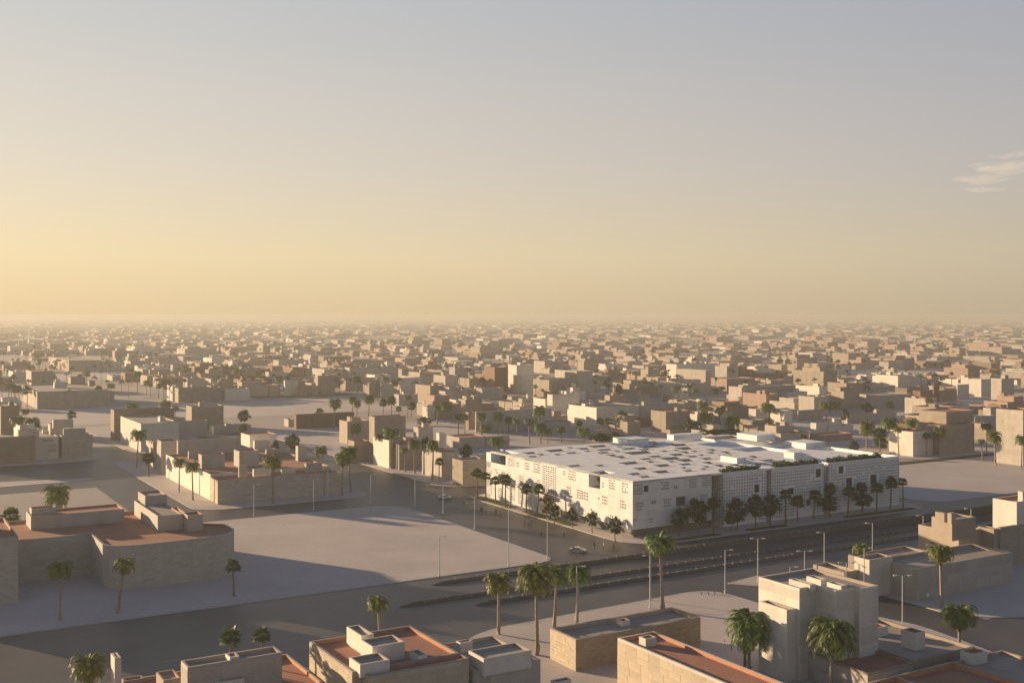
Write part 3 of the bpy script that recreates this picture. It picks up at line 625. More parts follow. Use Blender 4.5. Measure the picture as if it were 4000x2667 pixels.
# right-hand long building
r = V(6, 1470, 850, 1365, 2255, yt=575); org = (r[0], r[2]); h1 = r[5]
R1 = building('long_panelled_building', 'long low pale panelled building with pinkish roof beside the right pavement', 'building', org)
bk_ = uv(6, 1890, 370, h1)[1]
add_vol(R1, org, [r[0], r[1], r[2], bk_, 0, h1], 'pale', 'roofgrey', 'tan', t=.45, d=.7)
clad(R1, org, [((r[0], r[2]), (r[1], r[2]), .2, h1 - .3), ((r[0], bk_), (r[0], r[2]), .2, h1 - .3)], 'pale', (2.2, 3.2), (3., 5.6), 'panel', proud=.03)
add_vol(R1, org, [r[0] - .6, r[1] - 14, bk_ + .05, uv(6, 1480, 365, h1 - .5)[1], 0, h1 - .5], 'tan', 'rose', 'tan', t=.4, d=.5)
openings(R1, r, 6, [(1537, 783, 1560, 810)], 'vent', 'white', 'pale')
tw = T(6, 1060, 505, 935, 1255, h1 + 1.2); add_vol(R1, org, tw, 'cream', 'roofgrey', 'tan', t=.35, d=.8)
add_vol(R1, org, [tw[0] - 4.5, tw[0] - .05, tw[2] + 3, tw[3] + 8, 0, h1 - 1.6], 'tan', 'rose', 'tan', t=.3)
HOUSE = []
def stack(name, label, cat, vols, wall, roof='roofgrey', inner='tan', group=None, huts=0, seed=0, d=.5):
    r = vols[0]; org = (r[0], r[2]); o = building(name, label, cat, org, group)
    add_vol(o, org, r, wall, roof, inner, d=d)
    for q in vols[1:]: add_vol(o, org, q, wall, roof, inner, name='upper_storey', d=.4)
    HOUSE.append(o); q = vols[-1]; rr = random.Random(seed)
    for i in range(huts):
        a, b = q[1] - q[0], q[3] - q[2]
        if min(a, b) < 4: continue
        wa, wb = min(a * .4, rr.uniform(2, 5)), min(b * .4, rr.uniform(2, 5)); x = q[0] + rr.uniform(.5, a - wa - .5); y = q[2] + rr.uniform(.5, b - wb - .5)
        add_vol(o, org, [x, x + wa, y, y + wb, q[5] - .5, q[5] + rr.uniform(.8, 2.6)], wall, roof, inner, name='roof_block', t=.25, d=.3)
    return o
stack('stepped_building', 'grey-tan stepped building with two roof boxes behind the long panelled building', 'building', [T(15, 1352, 1090, 733, 1712, 9.), T(15, 1250, 905, 937, 1615, 13.4, 8.4), T(15, 1240, 800, 1180, 1312, 15.4, 12.9), T(15, 1130, 800, 990, 1172, 15., 12.9)], 'tan', d=.3)
stack('grey_annex', 'plain grey building between the stepped building and the right edge', 'building', [T(15, 1890, 1045, 1640, 1985, 9.5), T(15, 1990, 1020, 1960, 2500, 9.8)], 'tan', d=.2)
stack('sunlit_corner_house', 'sunlit cream house with red roof behind the right edge annex', 'house', [T(15, 2240, 628, 1873, 2700, 15.5), T(15, 2330, 470, 2258, 2500, 17.6, 15)], 'cream', roof='terra', inner='terrain')
# terracotta-roofed block left of centre
r = V(17, 787, 970, 645, 1868, yt=722); A = r; A[3] = A[2] + 9.5; org = (A[0], A[2])
b2 = building('walled_compound', 'stone-walled compound with many red roof terraces behind the plaza', 'building', org)
add_vol(b2, org, A, 'mortar', 'terra', 'terrain', t=.4)
clad(b2, org, [((A[0], A[2]), (A[1], A[2]), .2, A[5] - .15)], 'stone', (.75, 1.05), (1.4, 3.2), 'stone_block', limit=230)
clad(b2, org, [((A[0], A[3]), (A[0], A[2]), .2, A[5] - .15)], 'gold', (1.5, 2.2), (2.5, 4.), 'stone_block', limit=40)
e_ = A[1] + walk((A[1], A[2]), 'u', 17, 2040); add_vol(b2, org, [A[1] + .25, e_, A[2], A[2] + 14, 0, A[5] - .4], 'grey', 'terra', 'terrain')
C = V(17, 625, 885, 250, 1240, yt=625); C[2] = A[3] + .05; C[0] = A[0] + .2; C[3] = uv(17, 250, 690)[1]; C[1] = e_ - .3
add_vol(b2, org, C, 'cream', 'terra', 'terrain', t=.4)
zb = C[5] - .6
for q, wl in ((V(17, 622, 607, 588, 857, yt=462, zb=zb), 'pale'), (V(17, 1005, 588, 950, 1205, yt=425, zb=zb), 'pale'), (V(17, 380, 470, 367, 970, yt=318, zb=zb), 'pale'), (V(17, 1112, 385, 1022, 1385, yt=262, zb=zb), 'cream'),
              (V(17, 1160, 425, 1147, 1320, yt=318, zb=zb), 'cream'), (V(17, 1605, 525, 1580, 1695, yt=372, zb=zb), 'pale'), (V(17, 1850, 545, 1815, 1905, yt=458, zb=zb), 'pale'), (V(17, 1003, 690, 995, 1090, yt=567, zb=zb), 'pale'),
              (V(17, 1152, 682, 1141, 1330, yt=607, zb=zb), 'cream'), (V(17, 1437, 658, 1428, 1580, yt=610, zb=zb), 'cream'), (V(17, 1690, 640, 1668, 1850, yt=552, zb=zb), 'grey'), (V(17, 490, 500, 480, 610, yt=425, zb=zb), 'grey'), (V(17, 1285, 455, 1270, 1460, yt=408, zb=zb), 'pale')): hut(b2, org, q, wall=wl)
stack('cream_side_house', 'narrow cream house with red roof at the rear corner of the compound', 'house', [V(17, 207, 652, 163, 372, yt=322), V(17, 125, 612, 53, 160, yt=340)], 'pale', roof='terra', inner='terrain')
ROWS = {}
def row(place, name, cat, wall, vols, roof='roofgrey', inner='tan', huts=1, win=()): ROWS.setdefault(place, []).append((name, cat, wall, vols, roof, inner, huts, win))
pl = 'in the cluster behind the compound'
row(pl, 'plain_house', 'house', 'cream', [V(18, 1850, 890, 1582, 2350, yt=520)]); row(pl, 'slab_house', 'house', 'dun', [V(18, 1497, 745, 1452, 2290, yt=345)], huts=0)
row(pl, 'plain_house', 'house', 'pale', [V(17, 740, 248, 700, 1125, yt=170)]); row(pl, 'brown_house', 'house', 'tanp', [T(7, 1258, 400, 1222, 1467, 12)]); row(pl, 'plain_house', 'house', 'pale', [V(17, 270, 295, 250, 680, yt=128)], huts=2)
pl = 'in the left edge block past the island'
row(pl, 'brown_house', 'house', 'dun', [[uv(18, 467, 1030)[0] - 34, uv(18, 467, 1030)[0], uv(18, 467, 1030)[1], uv(18, 467, 1030)[1] + 6, 0, 11]], huts=0)
row(pl, 'rendered_house', 'house', 'cream', [V(18, 470, 1003, 180, 765, yt=700)], huts=2, win=(18, [(640, 790, 735, 822), (640, 850, 735, 888), (560, 728, 700, 755)], 'window', 'roofgrey', 'pale')); row(pl, 'rendered_house', 'house', 'palep', [V(18, 812, 980, 770, 1215, yt=682), T(18, 835, 592, 825, 1122, 14.5, 9)], huts=1, win=(18, [(822, 700, 862, 742), (876, 700, 918, 742), (985, 695, 1033, 740), (822, 815, 862, 862), (880, 825, 922, 868), (992, 800, 1043, 848), (880, 882, 922, 922), (992, 890, 1040, 918), (826, 890, 862, 925)], 'window', 'roofgrey', 'pale'))
row(pl, 'roof_house', 'house', 'pale', [T(18, 240, 608, 222, 512, 13)]); row(pl, 'roof_house', 'house', 'pale', [T(18, 660, 530, 630, 832, 14.), T(18, 700, 475, 685, 962, 16.5, 13)]); row(pl, 'brown_house', 'house', 'dun', [T(18, 10, 290, -60, 252, 15)])
pl = 'in the hazy block beyond the left crossing'
row(pl, 'walled_house', 'house', 'tanp', [V(18, 488, 328, 285, 1405, yt=100), T(25, 590, 198, 570, 712, 16.5, 9), T(25, 745, 228, 733, 788, 15, 9)], huts=0); row(pl, 'cube_house', 'house', 'cream', [T(25, 455, 243, 445, 556, 15)])
row(pl, 'far_house', 'house', 'tan', [V(25, 575, 152, 420, 855, yt=60)]); row(pl, 'far_house', 'house', 'cream', [V(25, 862, 140, 852, 1010, yt=72)], huts=0); row(pl, 'far_house', 'house', 'cream', [V(25, 108, 250, 72, 230, yt=155)])
pl = 'in the hazy block right of the left avenue'
row(pl, 'brown_house', 'house', 'brown', [V(25, 1045, 240, 1010, 1210, yt=165)], huts=0); row(pl, 'tower_house', 'house', 'tan', [V(25, 1250, 240, 1243, 1420, yt=135)], huts=0)
row(pl, 'block_house', 'house', 'tanp', [V(25, 1490, 412, 1460, 1850, yt=293)], huts=2); row(pl, 'white_house', 'house', 'cream', [V(25, 1885, 400, 1850, 2085, yt=300)], huts=0); row(pl, 'block_house', 'house', 'cream', [V(25, 1440, 400, 1395, 1488, yt=272)], huts=0)
row(pl, 'block_house', 'house', 'pale', [T(25, 1565, 208, 1530, 1700, 14)]); row(pl, 'block_house', 'house', 'cream', [V(25, 1760, 260, 1700, 1920, yt=215)])
pl = 'around the open ground left of centre'
row(pl, 'brown_wall_house', 'house', 'brown', [V(24, 168, 1018, 142, 835, yt=852)], huts=0); row(pl, 'small_house', 'house', 'pale', [V(24, 78, 990, 28, 150, yt=905)], huts=0)
row(pl, 'brown_house', 'house', 'tanp', [V(24, 200, 640, 190, 600, yt=515), T(24, 418, 405, 390, 600, 16.5, 9)], win=(24, [(295, 595, 348, 646), (420, 583, 456, 643)], 'doorway', 'shade', 'dun')); row(pl, 'white_house', 'house', 'cream', [V(24, 40, 640, 30, 193, yt=462)], huts=0); row(pl, 'long_house', 'house', 'pale', [V(24, 490, 450, 350, 725, yt=330)])
row(pl, 'long_house', 'house', 'pale', [V(24, 780, 450, 725, 1340, yt=310)], huts=2)
pl = 'in the row left of the cream blocks'
row(pl, 'row_house', 'house', 'tanp', [V(24, 1005, 655, 935, 1130, yt=490)]); row(pl, 'row_house', 'house', 'pale', [V(24, 1155, 655, 1148, 1290, yt=500)], huts=0); row(pl, 'row_house', 'house', 'cream', [V(24, 1370, 640, 1355, 1615, yt=430)])
row(pl, 'row_house', 'house', 'cream', [V(24, 1645, 655, 1612, 1860, yt=495)], huts=0); row(pl, 'row_house', 'house', 'pale', [V(24, 1880, 570, 1745, 2030, yt=405)]); row(pl, 'row_house', 'house', 'tan', [V(24, 2155, 600, 2038, 2340, yt=435)]); row(pl, 'row_house', 'house', 'cream', [V(24, 1070, 490, 965, 1250, yt=395)], huts=0)
row(pl, 'red_house', 'house', 'brown', [V(23, 535, 465, 415, 690, yt=160)], huts=0)
pl = 'along the palm row left of the white building'
tr = dict(roof='terra', inner='terrain')
row(pl, 'dark_stone_house', 'house', 'tanp', [V(19, 668, 972, 602, 1050, yt=402)], huts=0, **tr); row(pl, 'street_house', 'house', 'cream', [V(19, 845, 1035, 650, 900, yt=690)], huts=1, **tr); row(pl, 'street_house', 'house', 'tanp', [V(19, 970, 1053, 880, 1245, yt=740)], huts=1, **tr)
row(pl, 'street_house', 'house', 'palep', [V(19, 1490, 1170, 1250, 1700, yt=842)], huts=1, **tr); row(pl, 'cube_house', 'house', 'tanp', [V(19, 1748, 1258, 1620, 2035, yt=938)], huts=0); row(pl, 'street_house', 'house', 'tan', [V(19, 335, 738, 237, 600, yt=458)], huts=2, **tr)
row(pl, 'roof_house', 'house', 'pale', [V(19, 1710, 795, 1555, 2030, yt=655)], huts=0, **tr); row(pl, 'roof_house', 'house', 'pale', [T(19, 1205, 530, 1145, 1385, 10)], huts=1, **tr); row(pl, 'roof_house', 'house', 'cream', [T(19, 1460, 600, 1425, 1540, 9)], huts=0, **tr)
row(pl, 'infill_house', 'house', 'pale', [T(19, 895, 665, 885, 1000, 10.5)], huts=0, **tr); row(pl, 'infill_house', 'house', 'tan', [T(19, 1015, 705, 1003, 1240, 8.6)], huts=1, **tr); row(pl, 'infill_house', 'house', 'pale', [T(19, 1945, 868, 1930, 2130, 7)], huts=0); row(pl, 'infill_house', 'house', 'tan', [T(19, 420, 700, 345, 600, 9.)], huts=0, **tr)
pl = 'in the pale quarter behind the white building'
row(pl, 'grey_hall', 'house', 'pale', [V(23, 320, 905, 312, 1185, yt=670)], huts=1); row(pl, 'pale_house', 'house', 'cream', [V(23, 1117, 735, 980, 1505, yt=525), T(23, 1200, 475, 1140, 1505, 15.5, 9)], huts=1, win=(23, [(1212, 628, 1232, 655), (1257, 630, 1279, 655), (1284, 628, 1303, 652)], 'window', 'white', 'pale')); row(pl, 'pale_house', 'house', 'cream', [V(23, 1705, 835, 1370, 2230, yt=625)], huts=3)  # pale_house window panes are white: their lit look is painted in
row(pl, 'pale_house', 'house', 'palep', [V(21, 318, 808, 250, 800, yt=598)], huts=2); row(pl, 'pale_house', 'house', 'cream', [V(23, 92, 640, 15, 482, yt=535)]); row(pl, 'pale_house', 'house', 'pale', [V(23, 732, 612, 675, 900, yt=500)], huts=0); row(pl, 'pale_house', 'house', 'pale', [V(19, 965, 265, 908, 1198, yt=128)]); row(pl, 'pale_house', 'house', 'rose', [V(19, 1400, 430, 1290, 1585, yt=140)], huts=0); row(pl, 'pale_house', 'house', 'cream', [V(19, 1320, 440, 1255, 1400, yt=280)], huts=0)
row(pl, 'brown_house', 'house', 'dun', [V(19, 1820, 560, 1782, 1900, yt=345)], huts=0)
pl = 'of the tall cream blocks at centre'
row(pl, 'cream_block', 'building', 'cream', [V(23, 1080, 490, 690, 1385, yt=260), T(23, 788, 135, 690, 985, 24.5, 17)], huts=1); row(pl, 'cream_block', 'building', 'pale', [V(23, 1110, 400, 985, 1330, yt=90)], huts=1); row(pl, 'cream_block', 'building', 'pale', [V(23, 1480, 520, 1225, 1660, yt=205)], huts=0)
row(pl, 'cream_block', 'building', 'palep', [V(21, 1048, 410, 705, 1110, yt=197)], huts=0); row(pl, 'cream_block', 'building', 'cream', [V(21, 712, 340, 597, 1175, yt=125)], huts=2)
pl = 'in the brown and white quarter right of centre'
row(pl, 'red_house', 'house', 'brown', [V(21, 1352, 315, 1343, 1520, yt=178)], huts=0); row(pl, 'brown_house', 'house', 'brown', [V(21, 1540, 332, 1520, 2025, yt=232)], huts=0); row(pl, 'shade_house', 'house', 'palep', [V(21, 1462, 618, 1312, 2080, yt=388)], huts=2); row(pl, 'pale_house', 'house', 'cream', [V(21, 1980, 600, 1905, 2215, yt=448)])
row(pl, 'brown_house', 'house', 'dun', [V(21, 275, 515, 235, 510, yt=380)], huts=0); row(pl, 'tan_house', 'house', 'tan', [V(21, 500, 380, 260, 600, yt=278), T(21, 388, 185, 302, 525, 16.5, 10)]); row(pl, 'white_house', 'house', 'cream', [V(21, 210, 415, 155, 375, yt=308)], huts=0); row(pl, 'white_house', 'house', 'cream', [V(21, 755, 545, 697, 850, yt=458)], huts=0); row(pl, 'brown_house', 'house', 'brown', [V(21, 597, 555, 555, 648, yt=480)], huts=0)
row(pl, 'white_house', 'house', 'cream', [V(21, 1250, 280, 1180, 1348, yt=205)], huts=0); row(pl, 'white_house', 'house', 'cream', [V(21, 1120, 385, 1105, 1525, yt=318)], huts=0)
pl = 'right behind the roof of the white building'
row(pl, 'roof_house', 'house', 'cream', [V(21, 950, 862, 610, 1140, yt=702)], huts=1, **tr); row(pl, 'tan_tower_house', 'house', 'tan', [V(21, 150, 950, 72, 300, yt=787)], huts=0, **tr); row(pl, 'roof_house', 'house', 'tan', [V(21, 640, 940, 562, 900, yt=880)], huts=0, **tr); row(pl, 'tower_house', 'house', 'cream', [V(21, 1950, 860, 1790, 2045, yt=660)], huts=0)
row(pl, 'roof_house', 'house', 'tan', [V(21, 1780, 972, 1705, 2050, yt=882)], huts=0, **tr); row(pl, 'roof_house', 'house', 'cream', [V(21, 1625, 720, 1495, 1740, yt=640)], huts=0, **tr); row(pl, 'roof_house', 'house', 'cream', [V(22, 368, 815, 275, 610, yt=745)], huts=0, **tr); row(pl, 'pink_house', 'house', 'rose', [V(22, 295, 905, 150, 600, yt=835)], huts=0, **tr)
row(pl, 'roof_house', 'house', 'cream', [V(22, 230, 820, 172, 500, yt=712)], huts=1, **tr); row(pl, 'roof_house', 'house', 'pale', [V(22, 548, 720, 493, 1050, yt=628)], huts=2, **tr); row(pl, 'roof_house', 'house', 'grey', [V(22, 48, 690, 40, 298, yt=582)], huts=1, **tr); row(pl, 'roof_house', 'house', 'tan', [V(21, 1480, 860, 1400, 1630, yt=765)], huts=0, **tr)
row(pl, 'low_house', 'house', 'tan', [T(23, 1690, 893, 1660, 2005, 5.2)], huts=0, **tr); row(pl, 'low_house', 'house', 'tan', [T(23, 440, 958, 425, 705, 5.)], huts=1, **tr); row(pl, 'low_house', 'house', 'rose', [T(21, 1100, 790, 1070, 1230, 5.5)], huts=0, **tr)
pl = 'at the far right beyond the empty lot'
row(pl, 'white_tower_house', 'house', 'cream', [V(22, 262, 505, 20, 340, yt=340)], huts=1); row(pl, 'long_house', 'house', 'palep', [V(22, 875, 562, 607, 1212, yt=430)], huts=0); row(pl, 'white_house', 'house', 'cream', [V(22, 1065, 368, 838, 1215, yt=228)], huts=1); row(pl, 'brown_house', 'house', 'brown', [V(22, 1295, 500, 1215, 1490, yt=385), T(22, 1430, 310, 1420, 1490, 15, 8)], huts=0)
row(pl, 'brown_house', 'house', 'dun', [V(22, 1495, 492, 1488, 1668, yt=375)], huts=0); row(pl, 'white_house', 'house', 'cream', [V(22, 1672, 468, 1664, 1790, yt=320)], huts=0); row(pl, 'long_house', 'house', 'cream', [V(22, 1915, 445, 1705, 2015, yt=265)], huts=1); row(pl, 'tower_house', 'house', 'palep', [V(22, 2122, 535, 2015, 2250, yt=258)], huts=1); row(pl, 'tan_house', 'house', 'tan', [V(22, 540, 470, 345, 745, yt=305)], huts=2)
row(pl, 'tan_house', 'house', 'tan', [V(22, 250, 215, 105, 420, yt=105)], huts=0); row(pl, 'white_house', 'house', 'cream', [V(22, 432, 205, 426, 572, yt=122)], huts=0)
A = V(20, 895, 955, 580, 1243, yt=628); B = V(20, 1245, 940, 930, 1700, yt=545); U = T(20, 1332, 366, 975, 1698, B[5] + 5.2, B[5] - .3)
ZZ = Vector((B[0], B[2]))
corner = stack('stone_corner_building', 'tall stone-walled building with a lit upper storey beyond the empty lot', 'building', [B, U], 'tanp', roof='terra', inner='terrain')
add_vol(corner, (B[0], B[2]), [A[0], B[0] - .1, A[2], A[3], 0, A[5]], 'cream', 'terra', 'terrain')
stack('sunlit_slab_building', 'sunlit cream slab at the right edge with a palm before it', 'building', [V(20, 2340, 1078, 1985, 2600, yt=348)], 'palep', roof='terra', inner='terrain')
stack('shaded_house', 'shaded grey house between the stone corner building and the sunlit slab', 'house', [T(20, 1705, 428, 1695, 2100, 10.5), T(20, 1915, 315, 1815, 2100, 14, 10)], 'grey', roof='terra', inner='terrain')
desc = {'cream': 'cream', 'pale': 'pale beige', 'palep': 'beige panelled', 'tan': 'tan', 'tanp': 'tan panelled', 'dun': 'dark brown', 'brown': 'red-brown', 'rose': 'pinkish', 'grey': 'grey', 'stone': 'stone'}
for pl, items in ROWS.items():
    items.sort(key=lambda i: XY(i[3][0][0], i[3][0][2])[0] / XY(i[3][0][0], i[3][0][2])[1])
    for i, (nm, cat, wall, vols, roof, inner, hu, win) in enumerate(items):
        size = 'tall' if vols[-1][5] > 13 else 'low' if vols[-1][5] < 7.5 else 'mid-height'
        stack(nm, f'{size} {desc[wall]} {cat}, {ORD[i]} from left {pl}', cat, vols, wall, roof, inner, 'houses ' + pl, hu, i)
        if win: openings(HOUSE[-1], vols[0], win[0], win[1], *win[2:])

# ------------------------------------------------------------------ palms and trees (built once, copied with their parts)
rp = random.Random(8)
def frond(mb, az, e0, L, droop, nl=19, wid=.2, m=0):
    pts = []; p = Vector((0, 0, 0)); e = e0
    n = 9; ca, sa = math.cos(az), math.sin(az)
    for k in range(n + 1):
        pts.append(p.copy()); d = Vector((math.cos(e) * ca, math.cos(e) * sa, math.sin(e))); p = p + d * (L / n); e -= droop / n * (1 + k * .22)
    side = Vector((-sa, ca, 0))
    for k in range(n):                              # rib
        w0 = .012 * (1 - k / n) + .003; a, b = pts[k], pts[k + 1]
        mb.quad(tuple(a - side * w0), tuple(a + side * w0), tuple(b + side * w0 * .85), tuple(b - side * w0 * .85), m)
    for i in range(nl):
        t = .1 + .9 * i / (nl - 1); k = min(int(t * n), n - 1); fr_ = t * n - k
        a = pts[k].lerp(pts[k + 1], fr_); d = (pts[k + 1] - pts[k]).normalized(); ll = wid * L * (.45 + 1.0 * math.sin(math.pi * min(.12 + t * .86, 1))) * rp.uniform(.85, 1.1)
        upv = side.cross(d)
        for s in (-1, 1):
            tip = a + d * ll * .62 + side * s * ll * .7 - Vector((0, 0, 1)) * ll * .32 + upv * rp.uniform(-.02, .05)
            wd = d * (L * .04); mid_ = a.lerp(tip, .55) + upv * .012
            mb.quad(tuple(a - wd * .5), tuple(a + wd * .8), tuple(mid_ + wd * .7), tuple(tip), m)
def date_crown(seed, n=58, lo=-38, hi=82, droop=1.35):
    global rp; rp = random.Random(seed); mb = MB()
    for i in range(n):
        t = i / n; e = math.radians(hi + (lo - hi) * t ** 1.1 + rp.uniform(-7, 7)); frond(mb, i * 2.39996 + rp.uniform(-.2, .2), e, rp.uniform(.85, 1.08), droop * rp.uniform(.75, 1.2) * (1 if e > 0 else .55), wid=.19)
    return mb
def tuft_crown(seed, n=34): return date_crown(seed, n, -8, 74, 1.75)
def skirt(seed, n=26, r=.5):
    global rp; rp = random.Random(seed); mb = MB()
    for i in range(n): frond(mb, i * 2.4 + rp.uniform(-.3, .3), math.radians(rp.uniform(-72, -45)), r * rp.uniform(.7, 1.2), .5, nl=7, wid=.16)
    return mb
def fan_crown(seed, n=62):
    global rp; rp = random.Random(seed); mb = MB()
    for i in range(n):
        z = max(-.75, min(.98, 1 - 1.6 * (i + .5) / n + rp.uniform(-.22, .22))); az = i * 2.39996 + rp.uniform(-.5, .5); rr = math.sqrt(max(0, 1 - z * z)); d = Vector((rr * math.cos(az), rr * math.sin(az), z)); c = d * rp.uniform(.36, .72)
        side = d.cross(Vector((0, 0, 1))); side = side.normalized() if side.length > .05 else Vector((1, 0, 0)); upv = side.cross(d).normalized()
        mb.quad(tuple(c * .05 - side * .008), tuple(c * .05 + side * .008), tuple(c + side * .008), tuple(c - side * .008))
        R_ = rp.uniform(.34, .52); k = 9
        for j in range(k):
            a0 = math.radians(-105 + 210 * j / k); a1 = math.radians(-105 + 210 * (j + .92) / k); am = (a0 + a1) / 2
            def pt(a, r, dz_): return tuple(c + (d * math.cos(a) + side * math.sin(a)) * r + upv * dz_ - Vector((0, 0, 1)) * r * r * .5)
            mb.quad(tuple(c), pt(a0, R_ * .75, -.015), pt(am, R_ * rp.uniform(.9, 1.1), .03), pt(a1, R_ * .75, -.015))
    return mb
def trunk(seed, bulge=0, bend=.04, n=12):
    r_ = random.Random(seed); mb = MB(); pts = []; rs_ = []; a = r_.uniform(0, 6.28)
    for k in range(n * 2 + 1):
        t = k / (n * 2); b = bend * math.sin(t * math.pi * .5) ; pts.append((math.cos(a) * (b - bend), math.sin(a) * (b - bend), t)); rs_.append((1.25 - .5 * t + (.35 if t < .05 else 0)) * (1.08 if k % 2 else .95))
    mb.tube(pts, rs_, 9); return mb
def boot(seed):
    mb = MB(); r_ = random.Random(seed); n = 11
    mb.tube([(0, 0, -.95), (0, 0, -.75), (0, 0, -.5), (0, 0, -.25), (0, 0, 0.02)], [.11, .19, .215, .19, .11], 10)
    for k in range(7):
        for j in range(n):
            a = 2 * math.pi * (j + .5 * (k % 2)) / n; z = -.85 + k * .125; R_ = .2 - .35 * (z + .45) ** 2; c, s_ = math.cos(a), math.sin(a)
            mb.quad((c * R_ - s_ * .05, s_ * R_ + c * .05, z), (c * R_ + s_ * .05, s_ * R_ - c * .05, z), (c * (R_ + .045) + s_ * .03, s_ * (R_ + .045) - c * .03, z + .12), (c * (R_ + .045) - s_ * .03, s_ * (R_ + .045) + c * .03, z + .12))
    return mb
ME = {}
for i in range(3):
    ME['date', i] = date_crown(20 + i).mesh('date_crown', ['frond']); ME['tuft', i] = tuft_crown(30 + i).mesh('tuft_crown', ['frond']); ME['fan', i] = fan_crown(40 + i).mesh('fan_crown', ['fanleaf'])
    ME['skirt', i] = skirt(50 + i).mesh('skirt', ['dry']); ME['trunk', i] = trunk(60 + i).mesh('trunk', ['trunkgrey'], True); ME['trunkb', i] = trunk(70 + i).mesh('trunk', ['trunk'], True); ME['boot', i] = boot(80 + i).mesh('boot', ['boot'])
def broadleaf(seed, mat):
    r_ = random.Random(seed); cr_ = MB(); tr_ = MB()
    tr_.tube([(0, 0, 0), (.02, .01, .2), (0, .02, .42)], [.026, .02, .017], 8)
    cl = []
    for i in range(34):
        a = i * 2.4; z = r_.uniform(.02, 1); rad = math.sin(math.pi * (.16 + .74 * z)) * r_.uniform(.35, .95) * .42; c = Vector((math.cos(a) * rad, math.sin(a) * rad, .38 + z * .56)); cl.append(c)
        if i % 3 == 0: tr_.tube([(0, .01, .38), tuple(c * .5 + Vector((0, 0, .22))), tuple(c)], [.022, .012, .005], 5)
    for c in cl:
        s = r_.uniform(.08, .13)
        for j in range(85):
            d = Vector((r_.gauss(0, 1), r_.gauss(0, 1), r_.gauss(0, .8))); d.normalize(); p = c + d * s * r_.uniform(.45, 1.1); n_ = (d + Vector((r_.uniform(-.7, .7), r_.uniform(-.7, .7), r_.uniform(-.2, .9)))).normalized()
            a = n_.orthogonal().normalized(); b = n_.cross(a); w_ = r_.uniform(.011, .019); l_ = w_ * 1.7
            cr_.quad(tuple(p - a * w_), tuple(p + b * l_), tuple(p + a * w_), tuple(p - b * l_))
    return tr_.mesh('trunk', ['trunk'], True), cr_.mesh('crown', [mat])
TREE = [broadleaf(5, 'leaf'), broadleaf(6, 'leaf'), broadleaf(7, 'leaf')]; RUST = broadleaf(9, 'rustleaf')
pdesc = {'date': 'feathery date palm', 'tuft': 'umbrella-crowned palm', 'boot': 'thick-necked palm', 'fan': 'round-headed fan palm', 'tree': 'leafy round tree', 'rust': 'rust-brown round tree', 'shrub': 'low dark shrub'}
pname = {'date': 'date_palm', 'tuft': 'umbrella_palm', 'boot': 'thick_necked_palm', 'fan': 'fan_palm', 'tree': 'broadleaf_tree', 'rust': 'broadleaf_tree', 'shrub': 'shrub'}
rq = random.Random(77); PLANTS = {}
def plant(kind, u, v, z, hgt, rad, label, group):
    k = rq.randrange(3); cat = 'shrub' if kind == 'shrub' else 'tree' if kind in ('tree', 'rust') else 'palm'
    o = empty(pname[kind], u, v, z, label, cat, group, rz=rq.uniform(0, 6.28))
    if kind in ('tree', 'rust', 'shrub'):
        t, c = RUST if kind == 'rust' else TREE[k]
        if kind == 'shrub': link('crown', c, o, (0, 0, -hgt * .45), 0, (rad * 2.3, rad * 2.3, hgt * 1.45)); link('stem', t, o, (0, 0, -.05), 0, (rad * 1.2, rad * 1.2, hgt * .9))
        else: link('trunk', t, o, (0, 0, -.05), 0, (hgt, hgt, hgt)); link('crown', c, o, (0, 0, 0), 0, (rad * 2.25, rad * 2.25, hgt))
        return o
    o.rotation_euler = (rq.gauss(0, .035), rq.gauss(0, .035), o.rotation_euler[2])       # palms seldom stand quite straight
    rise = {'date': .42, 'tuft': .38, 'boot': .38, 'fan': .95}[kind]; rad = min(rad, hgt * .55 / max(rise, .4)); th = hgt - rise * rad; tw = (.2 + .008 * th) if kind in ('date', 'boot') else .15 + .006 * th
    link('trunk', ME['trunkb' if kind == 'fan' else 'trunk', k], o, (0, 0, -.05), 0, (tw, tw, th + .1))
    crn = 'tuft' if kind == 'boot' else kind; s = rad * (1.05 if kind == 'fan' else 1.22)
    link('crown', ME[crn, k], o, (0, 0, th), 0, (s, s, s))
    if kind == 'date': link('dead_fronds', ME['skirt', k], o, (0, 0, th), 0, (rad * .95,) * 3)
    if kind == 'fan': link('dead_fronds', ME['skirt', k], o, (0, 0, th + .05), 0, (rad * .85,) * 3)
    if kind == 'boot': link('boot', ME['boot', k], o, (0, 0, th + .05), 0, (max(rad * .85, 1.5),) * 2 + (max(rad * .95, 1.6),))
    if kind == 'tuft': link('dead_fronds', ME['skirt', k], o, (0, 0, th), 0, (rad * .45,) * 3)
    return o
def pp(place, z, kind, x, yb, yt, w, h=None, zb=.12):
    """a palm read from the photo: foot (or, when hidden, only its top and a height) and crown half-width"""
    s = ZM[z][2]
    if h is None:
        p = uv(z, x, yb, zb); Y = XY(*p)[1]; h = CAMH - (src(z, 0, yt)[1] - HY) * Y / FPX - zb
    else:
        p = uv(z, x, yt, zb + h); Y = XY(*p)[1]
    PLANTS.setdefault(place, []).append((XY(*p)[0] / Y, kind, p, zb, h, w / s * Y / FPX))
pl = 'before the left stone building'
pp(pl, 3, 'tuft', 460, 1085, 650, 115); pp(pl, 3, 'boot', 900, 1033, 612, 100); pp(pl, 3, 'fan', 1792, 905, 612, 62)
pl = 'behind the left stone building'; pp(pl, 3, 'date', 428, 0, 72, 112, h=13); pp(pl, 3, 'fan', 82, 0, 215, 76, h=12)
